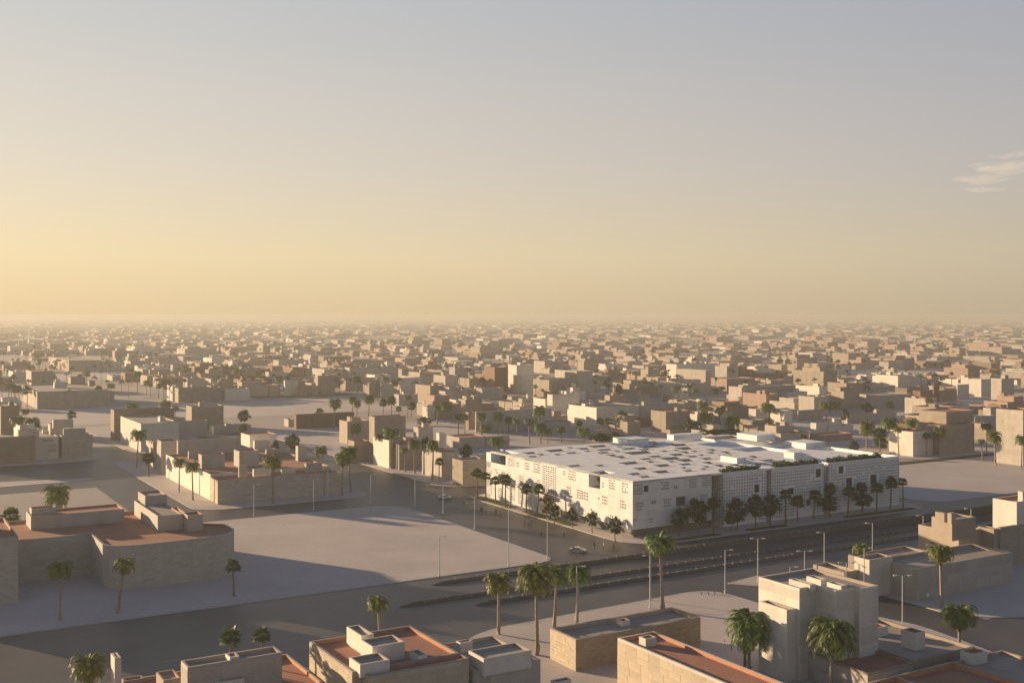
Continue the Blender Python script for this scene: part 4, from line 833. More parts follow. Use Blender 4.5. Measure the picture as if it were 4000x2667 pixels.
pl = 'behind the houses at the bottom left'; pp(pl, 3, 'date', 690, 0, 1370, 140, h=9.5); pp(pl, 16, 'fan', 2010, 0, 150, 150, h=11.5); pp(pl, 4, 'fan', 253, 0, 870, 74, h=11.5); pp(pl, 4, 'boot', 1163, 0, 637, 98, h=13)
pl = 'on the forecourt beside the main road'; pp(pl, 4, 'date', 2055, 935, 480, 118); pp(pl, 5, 'date', 232, 1310, 505, 195); pp(pl, 5, 'date', 388, 1075, 515, 120); pp(pl, 5, 'date', 595, 1035, 498, 130); pp(pl, 5, 'boot', 1385, 895, 210, 170)
pl = 'in front of the pale tower'; pp(pl, 13, 'date', 110, 1400, 445, 400); pp(pl, 13, 'fan', 40, 1330, 290, 120); pp(pl, 13, 'date', 1470, 1720, 570, 430)
pl = 'around the long panelled building'; pp(pl, 6, 'boot', 995, 690, 368, 80); pp(pl, 6, 'boot', 1665, 905, 392, 130); pp(pl, 6, 'boot', 1812, 1240, 885, 172)
pl = 'along the sunlit west face of the white building'
for k, x, yb, yt, w_ in (('fan', 157, 815, 530, 58), ('fan', 232, 838, 560, 50), ('fan', 320, 865, 600, 52), ('fan', 410, 893, 580, 66), ('fan', 600, 950, 668, 62), ('fan', 698, 978, 668, 64), ('rust', 788, 1005, 752, 70), ('tree', 858, 1045, 862, 62), ('tree', 1022, 1083, 893, 60), ('tree', 1208, 1133, 928, 70), ('tree', 1418, 1210, 978, 84)): pp(pl, 1, k, x, yb, yt, w_)
pl = 'along the shaded road front of the white building'
for k, x, yb, yt, w_ in (('tree', 60, 1140, 810, 125), ('fan', 207, 1135, 795, 72), ('tree', 423, 1108, 812, 110), ('tree', 365, 1103, 930, 80), ('tree', 590, 1083, 772, 90), ('tree', 728, 1065, 775, 110), ('fan', 868, 1045, 718, 62), ('fan', 978, 1030, 770, 72), ('fan', 1122, 1012, 722, 66), ('tree', 1262, 995, 785, 122), ('fan', 1275, 985, 672, 66),
                         ('fan', 1437, 968, 690, 64), ('tree', 1575, 952, 752, 116), ('fan', 1571, 945, 660, 62), ('fan', 1703, 933, 658, 64), ('fan', 1828, 915, 605, 66), ('fan', 1948, 900, 618, 48)): pp(pl, 2, k, x, yb, yt, w_)
pp(pl, 1, 'tree', 2008, 1155, 905, 94)
pl = 'on the roof of the white building'
for x, y0, y1, w_ in ((1275, 325, 215, 125), (1410, 300, 205, 95)): pp(pl, 1, 'tree', x, y0, y1, w_, zb=15.2)
for x, y0, y1, w_ in ((130, 250, 185, 85), (230, 250, 175, 100), (365, 240, 172, 110)): pp(pl, 2, 'tree', x, y0, y1, w_, zb=15.2)
PLANTS[pl] += [(0, 'tree', (1.9, (N1[0] + N1[1]) / 2), 11.6, 4.6, 2.0), (-.3, 'tree', (1.6, N2[0] + 3.2), 11.6, 4.2, 2.1), (-.31, 'tree', (2.0, N2[0] + 6.4), 11.6, 3.2, 1.6)]
pl = 'around the walled compound'
for z, k, x, yb, yt, w_, h in ((17, 'fan', 78, 682, 433, 66, None), (17, 'tuft', 392, 842, 498, 88, None), (17, 'tuft', 533, 922, 532, 100, None), (17, 'boot', 1350, 955, 470, 122, None), (17, 'boot', 2055, 875, 443, 112, None), (17, 'date', 2145, 840, 392, 108, None), (17, 'tree', 1550, 0, 248, 88, 10), (17, 'date', 1850, 0, 385, 80, 10), (17, 'tree', 1370, 0, 310, 52, 11),
                            (18, 'tuft', 1790, 1105, 608, 132, None), (18, 'fan', 1950, 1212, 893, 88, None)): pp(pl, z, k, x, yb, yt, w_, h)
pl = 'among the houses past the left crossing'
for z, k, x, yt, w_, h in ((18, 'tuft', 232, 425, 125, 13), (18, 'date', 430, 452, 115, 13), (18, 'tuft', 320, 330, 65, 14), (18, 'tuft', 2050, 365, 110, 11), (18, 'tuft', 2070, 530, 105, 10), (18, 'date', 1735, 255, 100, 13), (25, 'tuft', 1380, 398, 65, 13), (24, 'tree', 120, 1070, 92, 9), (7, 'tree', 1600, 418, 50, 10)): pp(pl, z, k, x, 0, yt, w_, h)
pl = 'in the haze beyond the left crossing'
for k, x, yb, yt, w_ in (('fan', 72, 375, 242, 35), ('fan', 120, 400, 250, 30), ('fan', 160, 395, 265, 30), ('fan', 228, 450, 268, 45), ('fan', 588, 448, 298, 33), ('fan', 712, 440, 305, 33), ('fan', 828, 435, 265, 38), ('tuft', 925, 410, 252, 42), ('tuft', 1148, 322, 150, 45), ('fan', 1225, 350, 218, 32), ('fan', 1255, 360, 250, 20), ('fan', 1325, 375, 250, 26), ('fan', 1368, 390, 218, 30), ('fan', 1388, 390, 270, 20), ('fan', 720, 222, 130, 40)): pp(pl, 25, k, x, yb, yt, w_)
pl = 'in the haze right of the left avenue'
for k, x, yb, yt, w_ in (('date', 1970, 255, 125, 38), ('fan', 2025, 258, 172, 30), ('fan', 2075, 292, 188, 22), ('fan', 2110, 322, 188, 26), ('tuft', 2160, 326, 152, 42), ('fan', 2230, 205, 125, 27), ('fan', 2243, 358, 205, 34), ('date', 2335, 345, 193, 38), ('tuft', 1550, 195, 103, 36), ('fan', 1690, 190, 120, 30), ('fan', 1800, 207, 108, 45), ('fan', 1880, 207, 100, 45), ('tuft', 1600, 290, 220, 34)): pp(pl, 25, k, x, yb, yt, w_)
pl = 'around the open ground left of centre'
for k, x, yb, yt, w_, h in (('date', 600, 1010, 678, 84, None), ('date', 865, 0, 693, 58, 12), ('date', 815, 0, 648, 58, 12), ('date', 1000, 0, 632, 72, 13), ('fan', 690, 1125, 893, 44, None), ('date', 830, 1178, 948, 98, None), ('fan', 1165, 0, 663, 56, 12), ('fan', 1260, 0, 628, 66, 13), ('fan', 1345, 0, 745, 42, 9), ('fan', 1490, 868, 703, 56, None), ('date', 1885, 918, 708, 82, None), ('fan', 2030, 0, 828, 50, 11),
                            ('fan', 665, 606, 456, 31, None), ('fan', 865, 640, 397, 57, None), ('tuft', 1195, 628, 418, 52, None), ('fan', 1290, 632, 448, 50, None), ('fan', 970, 640, 498, 42, None), ('fan', 1770, 607, 493, 33, None), ('fan', 2305, 602, 413, 42, None), ('shrub', 1640, 975, 875, 100, None)): pp(pl, 24, k, x, yb, yt, w_, h)
pl = 'along the street left of the white building'
for k, x, yb, yt, w_, h in (('tuft', 740, 997, 612, 78, None), ('tuft', 868, 1036, 543, 128, None), ('tuft', 1045, 1073, 783, 56, None), ('date', 1160, 1096, 685, 88, None), ('date', 1375, 1172, 698, 92, None), ('fan', 1457, 1195, 893, 60, None), ('tuft', 2165, 0, 648, 122, 9), ('tree', 1285, 0, 643, 82, 11), ('tree', 1790, 0, 732, 96, 9), ('fan', 1697, 0, 353, 50, 13)): pp(pl, 19, k, x, yb, yt, w_, h)
pl = 'behind the far edge of the white roof'
for z, k, x, yb, yt, w_, h in ((23, 'date', 385, 0, 688, 72, 12), (23, 'date', 567, 906, 678, 72, None), (23, 'boot', 795, 936, 753, 60, None), (23, 'boot', 937, 1046, 748, 72, None), (23, 'date', 1030, 0, 613, 92, 15), (23, 'date', 1065, 1031, 808, 84, None), (23, 'date', 1145, 1029, 865, 60, None), (23, 'boot', 1300, 1018, 843, 64, None), (23, 'tuft', 1563, 1002, 858, 98, None), (23, 'fan', 1510, 852, 763, 44, None), (23, 'fan', 1755, 876, 733, 54, None), (23, 'fan', 1843, 868, 728, 56, None), (23, 'tuft', 425, 912, 823, 92, None), (23, 'tree', 1990, 0, 656, 86, 10), (21, 'tuft', 780, 672, 558, 62, None)): pp(pl, z, k, x, yb, yt, w_, h)
pl = 'right of centre behind the white building'
for k, x, yb, yt, w_, h in (('tuft', 1025, 0, 553, 80, 13), ('tuft', 1050, 892, 678, 108, None), ('tuft', 1235, 805, 698, 66, None), ('date', 1350, 0, 720, 108, 9), ('date', 1360, 722, 588, 68, None), ('tuft', 1765, 0, 578, 104, 13), ('tuft', 1770, 862, 753, 80, None), ('tree', 850, 0, 723, 66, 11), ('tree', 940, 0, 765, 80, 9), ('fan', 1160, 542, 393, 50, None), ('tuft', 930, 512, 403, 54, None), ('tuft', 720, 0, 373, 78, 13), ('tree', 50, 0, 343, 52, 13), ('fan', 1205, 0, 605, 60, 13), ('fan', 910, 0, 45, 40, 14), ('fan', 440, 182, 103, 24, None), ('fan', 1800, 190, 105, 36, None), ('fan', 2005, 215, 55, 40, None), ('fan', 1905, 200, 55, 42, None)): pp(pl, 21, k, x, yb, yt, w_, h)
pl = 'toward the right edge behind the white building'
for k, x, yb, yt, w_, h in (('date', 745, 0, 703, 94, 12), ('date', 970, 1002, 668, 98, None), ('fan', 885, 985, 838, 74, None), ('fan', 880, 0, 742, 80, 12), ('date', 1225, 0, 690, 84, 12), ('tuft', 1360, 1045, 812, 56, None), ('date', 1485, 1045, 763, 74, None), ('fan', 985, 602, 478, 54, None), ('tuft', 340, 688, 493, 78, None), ('tuft', 410, 690, 488, 84, None), ('tree', 515, 0, 568, 62, 9), ('tree', 755, 0, 500, 72, 9), ('tree', 615, 0, 883, 60, 7), ('tree', 95, 0, 818, 56, 7)): pp(pl, 22, k, x, yb, yt, w_, h)
pl = 'beside the empty lot at the right edge'
for k, x, yb, yt, w_ in (('tuft', 1858, 900, 513, 84), ('tuft', 1808, 1016, 722, 62), ('date', 1980, 1063, 638, 108), ('tuft', 2315, 1113, 678, 112)): pp(pl, 20, k, x, yb, yt, w_)
for pl, items in PLANTS.items():
    items.sort(key=lambda i: i[0])
    for i, (_, kind, p, zb, h, rad) in enumerate(items):
        plant(kind, p[0], p[1], zb, max(h, 1.2), rad, f'{pdesc[kind]}, {ORD[i]} plant from left {pl}', 'plants ' + pl)
# hedges on the roof edge of the lattice blocks
rh = random.Random(4)
for i, (x0, x1, nm) in enumerate(((275, 630, 'left'), (760, 1160, 'middle'), (1260, 1750, 'right'))):
    a = walk((31.7, -1.2), 'u', 2, x0) + 31.7; b = walk((31.7, -1.2), 'u', 2, x1) + 31.7; mb = MB()
    for k in range(int((b - a) * 150)):
        x = rh.uniform(a, b); top = 15.75 + .75 * (1 + math.sin(x * 1.1) * .5 + math.sin(x * 2.7) * .35) + .55; z = rh.uniform(15.3, top); y = rh.uniform(-1.75, .35)
        n_ = Vector((rh.gauss(0, 1), rh.gauss(0, 1), rh.gauss(.4, 1))).normalized(); q = n_.orthogonal().normalized(); t = n_.cross(q); s = rh.uniform(.12, .24); p = Vector((x - a, y + 1, z - 15.5))
        mb.quad(tuple(p - q * s), tuple(p + t * s * 1.3), tuple(p + q * s), tuple(p - t * s * 1.3))
    tag(link('hedge', mb.mesh('hedge', ['leaf']), None, L3(a, -1, 15.5), ROT), f'rooftop hedge on the {nm} lattice block of the white building', 'hedge', 'rooftop hedges')

# ------------------------------------------------------------------ road barriers, street lamps, cars, people
seg = MB(); seg.poly([(0, -.32, 0), (0, -.32, .2), (0, -.12, .4), (0, -.1, .68), (0, .1, .68), (0, .12, .4), (0, .32, .2), (0, .32, 0)][::-1]); LNG = 2.86
prof = [(-.32, 0), (-.32, .2), (-.12, .4), (-.1, .68), (.1, .68), (.12, .4), (.32, .2), (.32, 0)]
for (a, b), (c, d) in zip(prof, prof[1:]): seg.quad((0, a, b), (LNG, a, b), (LNG, c, d), (0, c, d))
seg.poly([(LNG, a, b) for a, b in prof])
seg_me = seg.mesh('barrier_panel', ['barrier'])
post = MB(); post.box(-.05, .05, -.12, .12, .4, .9); post.box(-.04, .04, -.36, -.3, .1, .5); post_me = post.mesh('post', ['rail'])
nose = MB(); nose.poly([(0, a, b) for a, b in prof][::-1])
for (a, b), (c, d) in zip(prof, prof[1:]): nose.poly([(0, a, b), (0, c, d), (-3.4, 0, .05)])
nose_me = nose.mesh('nose', ['barrier'])
for v, u0, u1, lab in ((-20.6, -69.5, 150, 'road barrier nearest the white building'), (-34.1, -84.2, 130, 'middle road barrier of the three'), (-41.2, -69.4, 118, 'road barrier nearest the forecourt')):
    o = empty('road_barrier', u0, v, 0, 'long dark concrete ' + lab, 'barrier', 'road barriers'); n = int((u1 - u0) / 2.9)
    link('nose', nose_me, o)
    for i in range(n): link('barrier_panel', seg_me, o, (i * 2.9, 0, 0)); link('post', post_me, o, (i * 2.9 + 2.88, 0, 0))
    if v > -22:
        rl = MB(); 
        for z in (.9, 1.15): rl.box(20, n * 2.9, -.03, .03, z, z + .05)
        link('handrail', rl.mesh('handrail', ['rail']), o)
pole_me = {}
def lamp(z, x, yb, yt, arms, label, h=None):
    if h is None:
        p = uv(z, x, yb, .14); Y = XY(*p)[1]; h = CAMH - (src(z, 0, yt)[1] - HY) * Y / FPX - .14
    else: p = uv(z, x, yt, h + .14)
    o = empty('street_lamp', p[0], p[1], .12, label, 'street lamp', 'street lamps', rz=0)
    mb = MB(); mb.tube([(0, 0, 0), (0, 0, .5), (0, 0, .52), (0, 0, h)], [.2, .2, .13, .085], 10); link('pole', mb.mesh('pole', ['pole'], True), o)
    for s in arms:
        a = MB(); a.tube([(0, 0, h - .06), (s * .5, 0, h + .03), (s * 1.15, 0, h + .03)], [.05, .045, .04], 6); link('arm', a.mesh('arm', ['pole']), o)
        hd = MB(); hd.box(min(s * 1.0, s * 1.75), max(s * 1.0, s * 1.75), -.17, .17, h - .04, h + .12); hd.box(min(s * 1.1, s * 1.65), max(s * 1.1, s * 1.65), -.12, .12, h - .1, h - .042); link('lamp_head', hd.mesh('lamp_head', ['pole']), o)
for a in ((1, 127, 1095, 795, (1,), 'lamp on the plaza kerb at its rear right edge'), (1, 439, 1440, 882, (1,), 'lamp on the plaza kerb beside the white building street'), (1, 795, 1370, 990, (1,), 'lamp at the front right corner of the plaza'), (4, 1600, 490, 185, (1,), 'lamp on the front kerb of the plaza'),
          (7, 1667, 1120, 910, (1,), 'lamp on the rear plaza kerb before the compound wall'), (7, 2058, 1080, 878, (1,), 'lamp on the rear plaza kerb right of the compound palm'), (7, 2152, 1003, 820, (1,), 'lamp on the pavement at the compound corner'), (8, 290, 1215, 985, (1,), 'lamp at the rear corner of the plaza'), (8, 630, 1240, 1015, (1,), 'lamp on the plaza kerb left of the small pale car'),
          (8, 845, 1290, 1075, (1,), 'lamp standing in front of the small pale car'), (5, 1272, 805, 395, (-1,), 'lamp on the forecourt kerb beside the tall palm'), (5, 1957, 740, 345, (1,), 'lamp at the curved end of the forecourt kerb'), (5, 2258, 640, 240, (-1, 1), 'double lamp on the traffic island left of the pale tower')): lamp(*a)
for z, x, yt, h, arms, lab in ((2, 1042, 1295, 10, (-1, 1), 'double lamp behind the roof of the pale tower'), (2, 908, 1442, 9, (1,), 'lamp barely showing over the pale tower roof'), (2, 1222, 1125, 12, (-1,), 'lamp behind the low wing of the long panelled building'), (2, 1665, 1040, 12, (-1,), 'lamp over the pink roof of the long panelled building'), (2, 2130, 970, 10, (-1,), 'lamp left of the stepped building'), (15, 1540, 728, 10, (-1,), 'lamp right of the stepped building'),
                            (6, 868, 527, 9, (-1, 1), 'double lamp before the low wing of the long panelled building'), (6, 1017, 405, 12, (1,), 'lamp behind the thick-necked palm of the long building'), (6, 1337, 634, 12, (-1, 1), 'double lamp on the side street before the fluted wall'), (5, 595, 495, 13, (1,), 'lamp head showing above a forecourt date palm'), (5, 1267, 318, 13, (1,), 'lamp half hidden behind the tall forecourt palm')): lamp(z, x, 0, yt, arms, lab, h=h)
def car(u, v, rz, label, paint, name):
    o = empty(name, u, v, .02, label, 'car', rz=rz); Wd = .9
    prof = [(-2.25, .35), (-2.3, .62), (-2.2, .88), (-1.55, .98), (-.95, 1.36), (.35, 1.42), (1.1, 1.0), (2.0, .84), (2.28, .62), (2.25, .34)]
    b = MB(); n = len(prof)
    def sec(y, k): return [(x, y, z) for x, z in prof]
    ys = [(-Wd, .0), (-Wd * .93, 0), (Wd * .93, 0), (Wd, 0)]
    def ring(y, ins): return [(x * (1 - .02 * ins), y * (.82 if z > 1.0 else 1), z) for x, z in prof]
    L_, R_ = ring(-Wd, 0), ring(Wd, 0)
    b.poly(L_); b.poly(R_[::-1])
    for i in range(n): j = (i + 1) % n; b.quad(L_[j], L_[i], R_[i], R_[j])
    link('body', b.mesh('body', [paint]), o)
    for (i, j, nm) in ((3, 4, 'rear_window'), (5, 6, 'windscreen')):
        (x0, z0), (x1, z1) = prof[i], prof[j]; g = MB(); nx, nz = (-(z1 - z0), x1 - x0); l_ = math.hypot(nx, nz); nx, nz = nx / l_ * .012, nz / l_ * .012
        p0 = (x0 + (x1 - x0) * .1 + nx, z0 + (z1 - z0) * .1 + nz); p1 = (x0 + (x1 - x0) * .9 + nx, z0 + (z1 - z0) * .9 + nz); w0, w1 = (.8, .68) if i == 3 else (.68, .8)
        g.quad((p0[0], -w0, p0[1]), (p0[0], w0, p0[1]), (p1[0], w1, p1[1]), (p1[0], -w1, p1[1])); link(nm, g.mesh(nm, ['glass']), o)
    for s in (-1, 1):
        for (xa, xb, xc, xd) in ((-1.35, -.3, -.3, -.95), (-.2, .85, .3, -.2)):
            g = MB(); g.quad((xa, s * .905, 1.02), (xb, s * .905, 1.02), (xc, s * .765, 1.34), (xd, s * .765, 1.34)); link('side_window', g.mesh('side_window', ['glass']), o)
        hl = MB(); hl.box(2.2, 2.31, s * .62 - .18, s * .62 + .18, .62, .74); link('headlight', hl.mesh('headlight', ['pole']), o)
        for x in (-1.4, 1.42):
            t = MB(); t.tube([(x, s * .72, .33), (x, s * .93, .33)], [.34, .34], 16); wh = link('wheel', t.mesh('wheel', ['tyre']), o)
            h_ = MB(); h_.tube([(x, s * .90, .33), (x, s * .945, .33)], [.2, .2], 12); link('rim', h_.mesh('rim', ['pole']), wh)
    bm_ = MB(); bm_.box(-2.34, -2.2, -.85, .85, .36, .56); bm_.box(2.18, 2.34, -.85, .85, .32, .52); link('bumper', bm_.mesh('bumper', ['tyre']), o)
p = uv(5, 605, 368); car(p[0], p[1], math.radians(-20), 'silver saloon car crossing the wide street before the white building', 'carpaint', 'silver_car')
p = uv(8, 857, 1172); car(p[0], p[1], math.radians(-8), 'small pale car in the street behind the plaza', 'carwhite', 'pale_car')
def body_mesh(seed, stride, armswing):
    """one continuous figure grown from a skeleton with the Skin modifier"""
    J = [((0, 0, .95), .115), ((0, 0, 1.15), .12), ((0, 0, 1.36), .14), ((0, .01, 1.48), .06), ((0, .015, 1.6), .085), ((0, .02, 1.72), .075)]; E_ = [(0, 1), (1, 2), (2, 3), (3, 4), (4, 5)]
    def add(pts, root):
        last = root
        for q, r in pts: J.append((q, r)); E_.append((last, len(J) - 1)); last = len(J) - 1
    for s in (-1, 1):
        st = stride * s; ar = -armswing * s
        add([((s * .1, 0, .9), .1), ((s * .1, st * .45, .5), .068), ((s * .1, st * .9 - .03, .1), .045), ((s * .1, st * .9 + .14, .04), .04)], 0)
        add([((s * .19, 0, 1.4), .06), ((s * .25, ar * .4, 1.14), .045), ((s * .25, ar + .06, .9), .035), ((s * .25, ar + .09, .8), .03)], 2)
    me = bpy.data.meshes.new('figure'); me.from_pydata([j[0] for j in J], E_, [])
    o = bpy.data.objects.new('figure_source', me); COL.objects.link(o)
    m = o.modifiers.new('skin', 'SKIN'); m.use_smooth_shade = True
    for i, (q, r) in enumerate(J): me.skin_vertices[0].data[i].radius = (r, r * (.72 if i in (1, 2) else 1)); me.skin_vertices[0].data[i].use_root = i == 0
    o.modifiers.new('sub', 'SUBSURF').levels = 1
    dg = bpy.context.evaluated_depsgraph_get(); dg.update(); res = bpy.data.meshes.new_from_object(o.evaluated_get(dg)); bpy.data.objects.remove(o)
    return res
figs = []
for k, (st, ar) in enumerate(((.25, .22), (.05, .03), (-.2, .2), (.14, .1))):
    for top, leg in (('cloth', 'cloth'), ('clothpale', 'cloth')):
        me = body_mesh(k, st, ar).copy(); me.name = 'figure'
        me.materials.clear()
        for x in (top, leg, 'skin'): me.materials.append(MATS[x])
        for pg in me.polygons: z = pg.center.z; pg.material_index = 2 if z > 1.5 or (z < .88 and abs(pg.center.x) > .2) else 0 if z > .92 else 1
        figs.append(me)
hair = MB(); hair.tube([(0, .0, 1.64), (0, 0, 1.72), (0, .01, 1.79), (0, .02, 1.815)], [.088, .1, .07, .02], 10); hair_me = hair.mesh('hair', ['tyre'], True)
spots = [(5, 757, 333), (5, 843, 335), (5, 933, 340), (5, 270, 215), (5, 478, 235), (5, 115, 122), (5, 150, 112), (5, 158, 128), (5, 175, 138), (1, 28, 862), (1, 58, 892), (1, 183, 945), (1, 196, 945), (1, 190, 982), (1, 237, 968), (1, 322, 962), (1, 365, 985), (5, 1450, 358)]
rz_ = random.Random(2)
pls = ['nearest the silver car, left of three', 'middle of three right of the silver car', 'right of three right of the silver car', 'walking alone above the plaza corner lamp', 'standing behind the silver car', 'left of the group by the grass verge', 'rear of the group by the grass verge', 'front of the group by the grass verge', 'right of the group by the grass verge', 'leftmost, by the plaza lamp', 'second from left by the plaza lamp',
       'left of the pair in mid street', 'right of the pair in mid street', 'just in front of the pair in mid street', 'right of the pair in mid street by itself', 'near the palm verge in mid street', 'rightmost of those in mid street', 'beside the tall forecourt palm crown across the road']
for (z, x, y), lab in zip(spots, pls):
    p = uv(z, x, y, .02); k = rz_.randrange(8)
    o = link('person', figs[k], None, L3(*p, .03), rz_.uniform(0, 6.28)); tag(o, ('person in dark clothes ' if k % 2 == 0 else 'person in pale top and dark trousers ') + lab, 'person', 'people crossing the wide street'); link('hair', hair_me, o)
for i, x in enumerate((1740, 1803, 1862, 1928)):
    p = uv(5, x, 752, .14); mb = MB(); mb.tube([(0, 0, 0), (0, 0, .5), (0, 0, .58)], [.09, .08, .03], 10); mb.tube([(0, 0, .4), (0, 0, .46)], [.095, .095], 10)
    tag(link('bollard', mb.mesh('bollard', ['tyre']), None, L3(*p, .13)), f'small dark bollard on the forecourt kerb, {ORD[i]} from the left', 'bollard', 'kerb bollards')

# ------------------------------------------------------------------ the city beyond
rc = random.Random(19)
taken = [s for s in SHADOWED]
streets = [(-36, -2, -200, 420), (-112, -92, 60, 420), (-400, 130, 405, 540), (420, 900, 235, 300), (560, 900, 500, 610), (-60, 60, 880, 1040), (-400, -40, 620, 700), (-400, 128, -400, 185), (-400, 110, 100, 400), (108, 300, -300, 68), (-14, 14, 540, 1600), (-200, 900, 700, 722)]
def hit(r, L_, m=1.5): return any(r[0] < o[1] + m and r[1] > o[0] - m and r[2] < o[3] + m and r[3] > o[2] - m for o in L_)
cand = []
def inview(u, v, pad=1.06):
    X, Y = XY(u, v); return Y > 380 and abs(X) < Y * .4651 * pad + 20
import collections
cells = collections.defaultdict(list)
def gkey(u, v): return int(u // 60), int(v // 60)
for t in taken:
    for i in range(int(t[0] // 60) - 1, int(t[1] // 60) + 2):
        for j in range(int(t[2] // 60) - 1, int(t[3] // 60) + 2): cells[i, j].append(t)
def scatter(n, y0, y1, size, hh, m):
    for _ in range(n):
        t = rc.random(); Y = math.sqrt(y0 * y0 + t * (y1 * y1 - y0 * y0)); X = rc.uniform(-.5, .5) * Y; dx, dy = X - OX, Y - OY; u, v = dx * UX + dy * UY, -dx * UY + dy * UX
        if not inview(u, v): continue
        if (u % 130) < 14 or (v % 110) < 13: continue
        a, b = rc.uniform(*size), rc.uniform(*size); r = [u, u + a, v, v + b, 0, rc.uniform(*hh) * (1.9 if rc.random() < .12 else 1)]
        if hit(r, streets, 0) or hit(r, cells[gkey(u, v)], m): continue
        cand.append((Y, r))
        for i in range(int(r[0] // 60) - 1, int(r[1] // 60) + 2):
            for j in range(int(r[2] // 60) - 1, int(r[3] // 60) + 2): cells[i, j].append(tuple(r[:4]))
scatter(420, 520, 800, (9, 24), (3.5, 7.5), 2.5); scatter(1000, 800, 1300, (10, 36), (4, 9.5), 3.); scatter(1500, 1300, 2300, (10, 46), (3, 8), 6); scatter(1100, 2300, 4200, (14, 60), (3, 7), 8.)
cand.sort(key=lambda c: c[0])
walls = ['cream', 'pale', 'palep', 'tan', 'tanp', 'grey', 'dun', 'brown', 'rose']; wts = [3, 4, 2, 6, 4, 2.5, 3.5, 1.8, 2]
far = MB(); FM = ['cream', 'pale', 'tan', 'grey', 'dun', 'rose', 'white', 'roofgrey', 'terra']
def fbox(r, m, roofm):
    P_ = [XY(r[0], r[2]), XY(r[1], r[2]), XY(r[1], r[3]), XY(r[0], r[3])]; z0, z1 = r[4], r[5]
    for i in range(4): a, b = P_[i], P_[(i + 1) % 4]; far.quad((*a, z0), (*b, z0), (*b, z1), (*a, z1), m)
    far.poly([(*p, z1) for p in P_], roofm)
nind = 0
for k, (Y, r) in enumerate(cand):
    if nind < 230:
        X = XY(r[0], r[2])[0] / Y; side = 'left' if X < -.16 else 'right' if X > .16 else 'middle'; band = 'nearer' if Y < 760 else 'farther'
        wl = rc.choices(walls, wts)[0]; size = 'taller' if r[5] > 9.5 else 'low'
        vols = [r]
        if rc.random() < .45:
            a, b = r[1] - r[0], r[3] - r[2]; vols.append([r[0] + a * rc.uniform(.05, .4), r[1] - a * rc.uniform(.02, .3), r[2] + b * rc.uniform(.05, .4), r[3] - b * rc.uniform(.02, .3), r[5] - .4, r[5] + rc.uniform(2, 3.5)])
        red = rc.random() < .35
        stack('city_house', f'{size} {desc[wl]} house with {"red" if red else "grey"} roof{" and upper storey" if len(vols) > 1 else ""} in {band} {side} city haze', 'house', vols, wl, 'terra' if red else 'roofgrey', 'terrain' if red else 'tan', f'{band} city houses, {side}', rc.choice((0, 0, 1, 1, 2)), k); nind += 1
    else:
        m = rc.choices(range(7), [1.4, 3, 6.5, 4, 5, 3, .35])[0]; fbox(r, m, 8 if rc.random() < .3 else 7)
        if Y < 2300 and rc.random() < .5:
            a, b = r[1] - r[0], r[3] - r[2]; fbox([r[0] + a * .1, r[0] + a * rc.uniform(.4, .8), r[2] + b * .1, r[2] + b * rc.uniform(.4, .8), r[5] + .01, r[5] + rc.uniform(1.5, 4)], m, 7)
for _ in range(2200):                                   # farthest districts, long sheds and bright walls
    t = rc.random(); Y = 4200 * (13500 / 4200) ** t; X = rc.uniform(-.5, .5) * Y; dx, dy = X - OX, Y - OY; u, v = dx * UX + dy * UY, -dx * UY + dy * UX
    a, b = rc.uniform(15, 60) * (1 + t), rc.uniform(15, 50) * (1 + t); 
    if rc.random() < .06: a *= 5
    fbox([u, u + a, v, v + b, 0, rc.uniform(3, 8)], rc.choices(range(7), [2, 3, 6, 4, 4, 2, 1])[0], 7)
tag(link('distant_city', far.mesh('distant_city', FM)), 'mass of small flat-roofed houses fading to the horizon', kind='stuff')
# palms scattered through the far city
np_ = 0
far_spots = []
for _ in range(4000):
    t = rc.random(); Y = 480 + 1250 * t ** .8; X = rc.uniform(-.47, .47) * Y
    if X > 0 and rc.random() < .45: continue
    dx, dy = X - OX, Y - OY; u, v = dx * UX + dy * UY, -dx * UY + dy * UX
    if hit([u, u + .5, v, v + .5], cells[gkey(u, v)], 1.) or hit([u, u, v, v], [(-400, 130, 405, 540), (-400, 110, -60, 250), (108, 420, -100, 68)], 0): continue
    far_spots.append((Y, u, v, X))
    if len(far_spots) >= 105: break
for i, (Y, u, v, X) in enumerate(sorted(far_spots)):
    s = 'left' if X / Y < -.16 else 'right' if X / Y > .16 else 'middle'; k = rc.choice(['fan', 'fan', 'tuft', 'date', 'tree']); b = 'nearer' if Y < 800 else 'farther'
    plant(k, u, v, 0, rc.uniform(8, 14), rc.uniform(1.9, 3.2), f'{pdesc[k]} among {b} hazy city houses, {s} part', f'{b} city palms, {s}')
wd = MB(); wt = MB(); dt = random.Random(31)
for _ in range(1500):                                   # distant palms and trees, past the counted ones
    t = dt.random(); Y = 820 + 2700 * t ** 1.25; X = dt.uniform(-.5, .42) * Y; h = dt.uniform(8, 14); R_ = dt.uniform(1.7, 3.)
    dx, dy = X - OX, Y - OY; u, v = dx * UX + dy * UY, -dx * UY + dy * UX
    if hit([u, u + .5, v, v + .5], cells[gkey(u, v)], .8) or hit([u, u, v, v], [(-400, 130, 405, 540)], 0): continue
    wt.tube([(X, Y, 0), (X, Y, h)], [.28, .2], 4, cap=False)
    for j in range(16):
        az = j * 2.4 + dt.uniform(-.3, .3); e = dt.uniform(-.5, 1.2); d = Vector((math.cos(az) * math.cos(e), math.sin(az) * math.cos(e), math.sin(e))); s_ = Vector((-math.sin(az), math.cos(az), 0)) * R_ * .28; c = Vector((X, Y, h)); p1 = c + d * R_ * .6; p2 = p1 + (d + Vector((0, 0, -.9))) * R_ * .5
        wd.quad(tuple(c), tuple(p1 - s_), tuple(p2), tuple(p1 + s_))
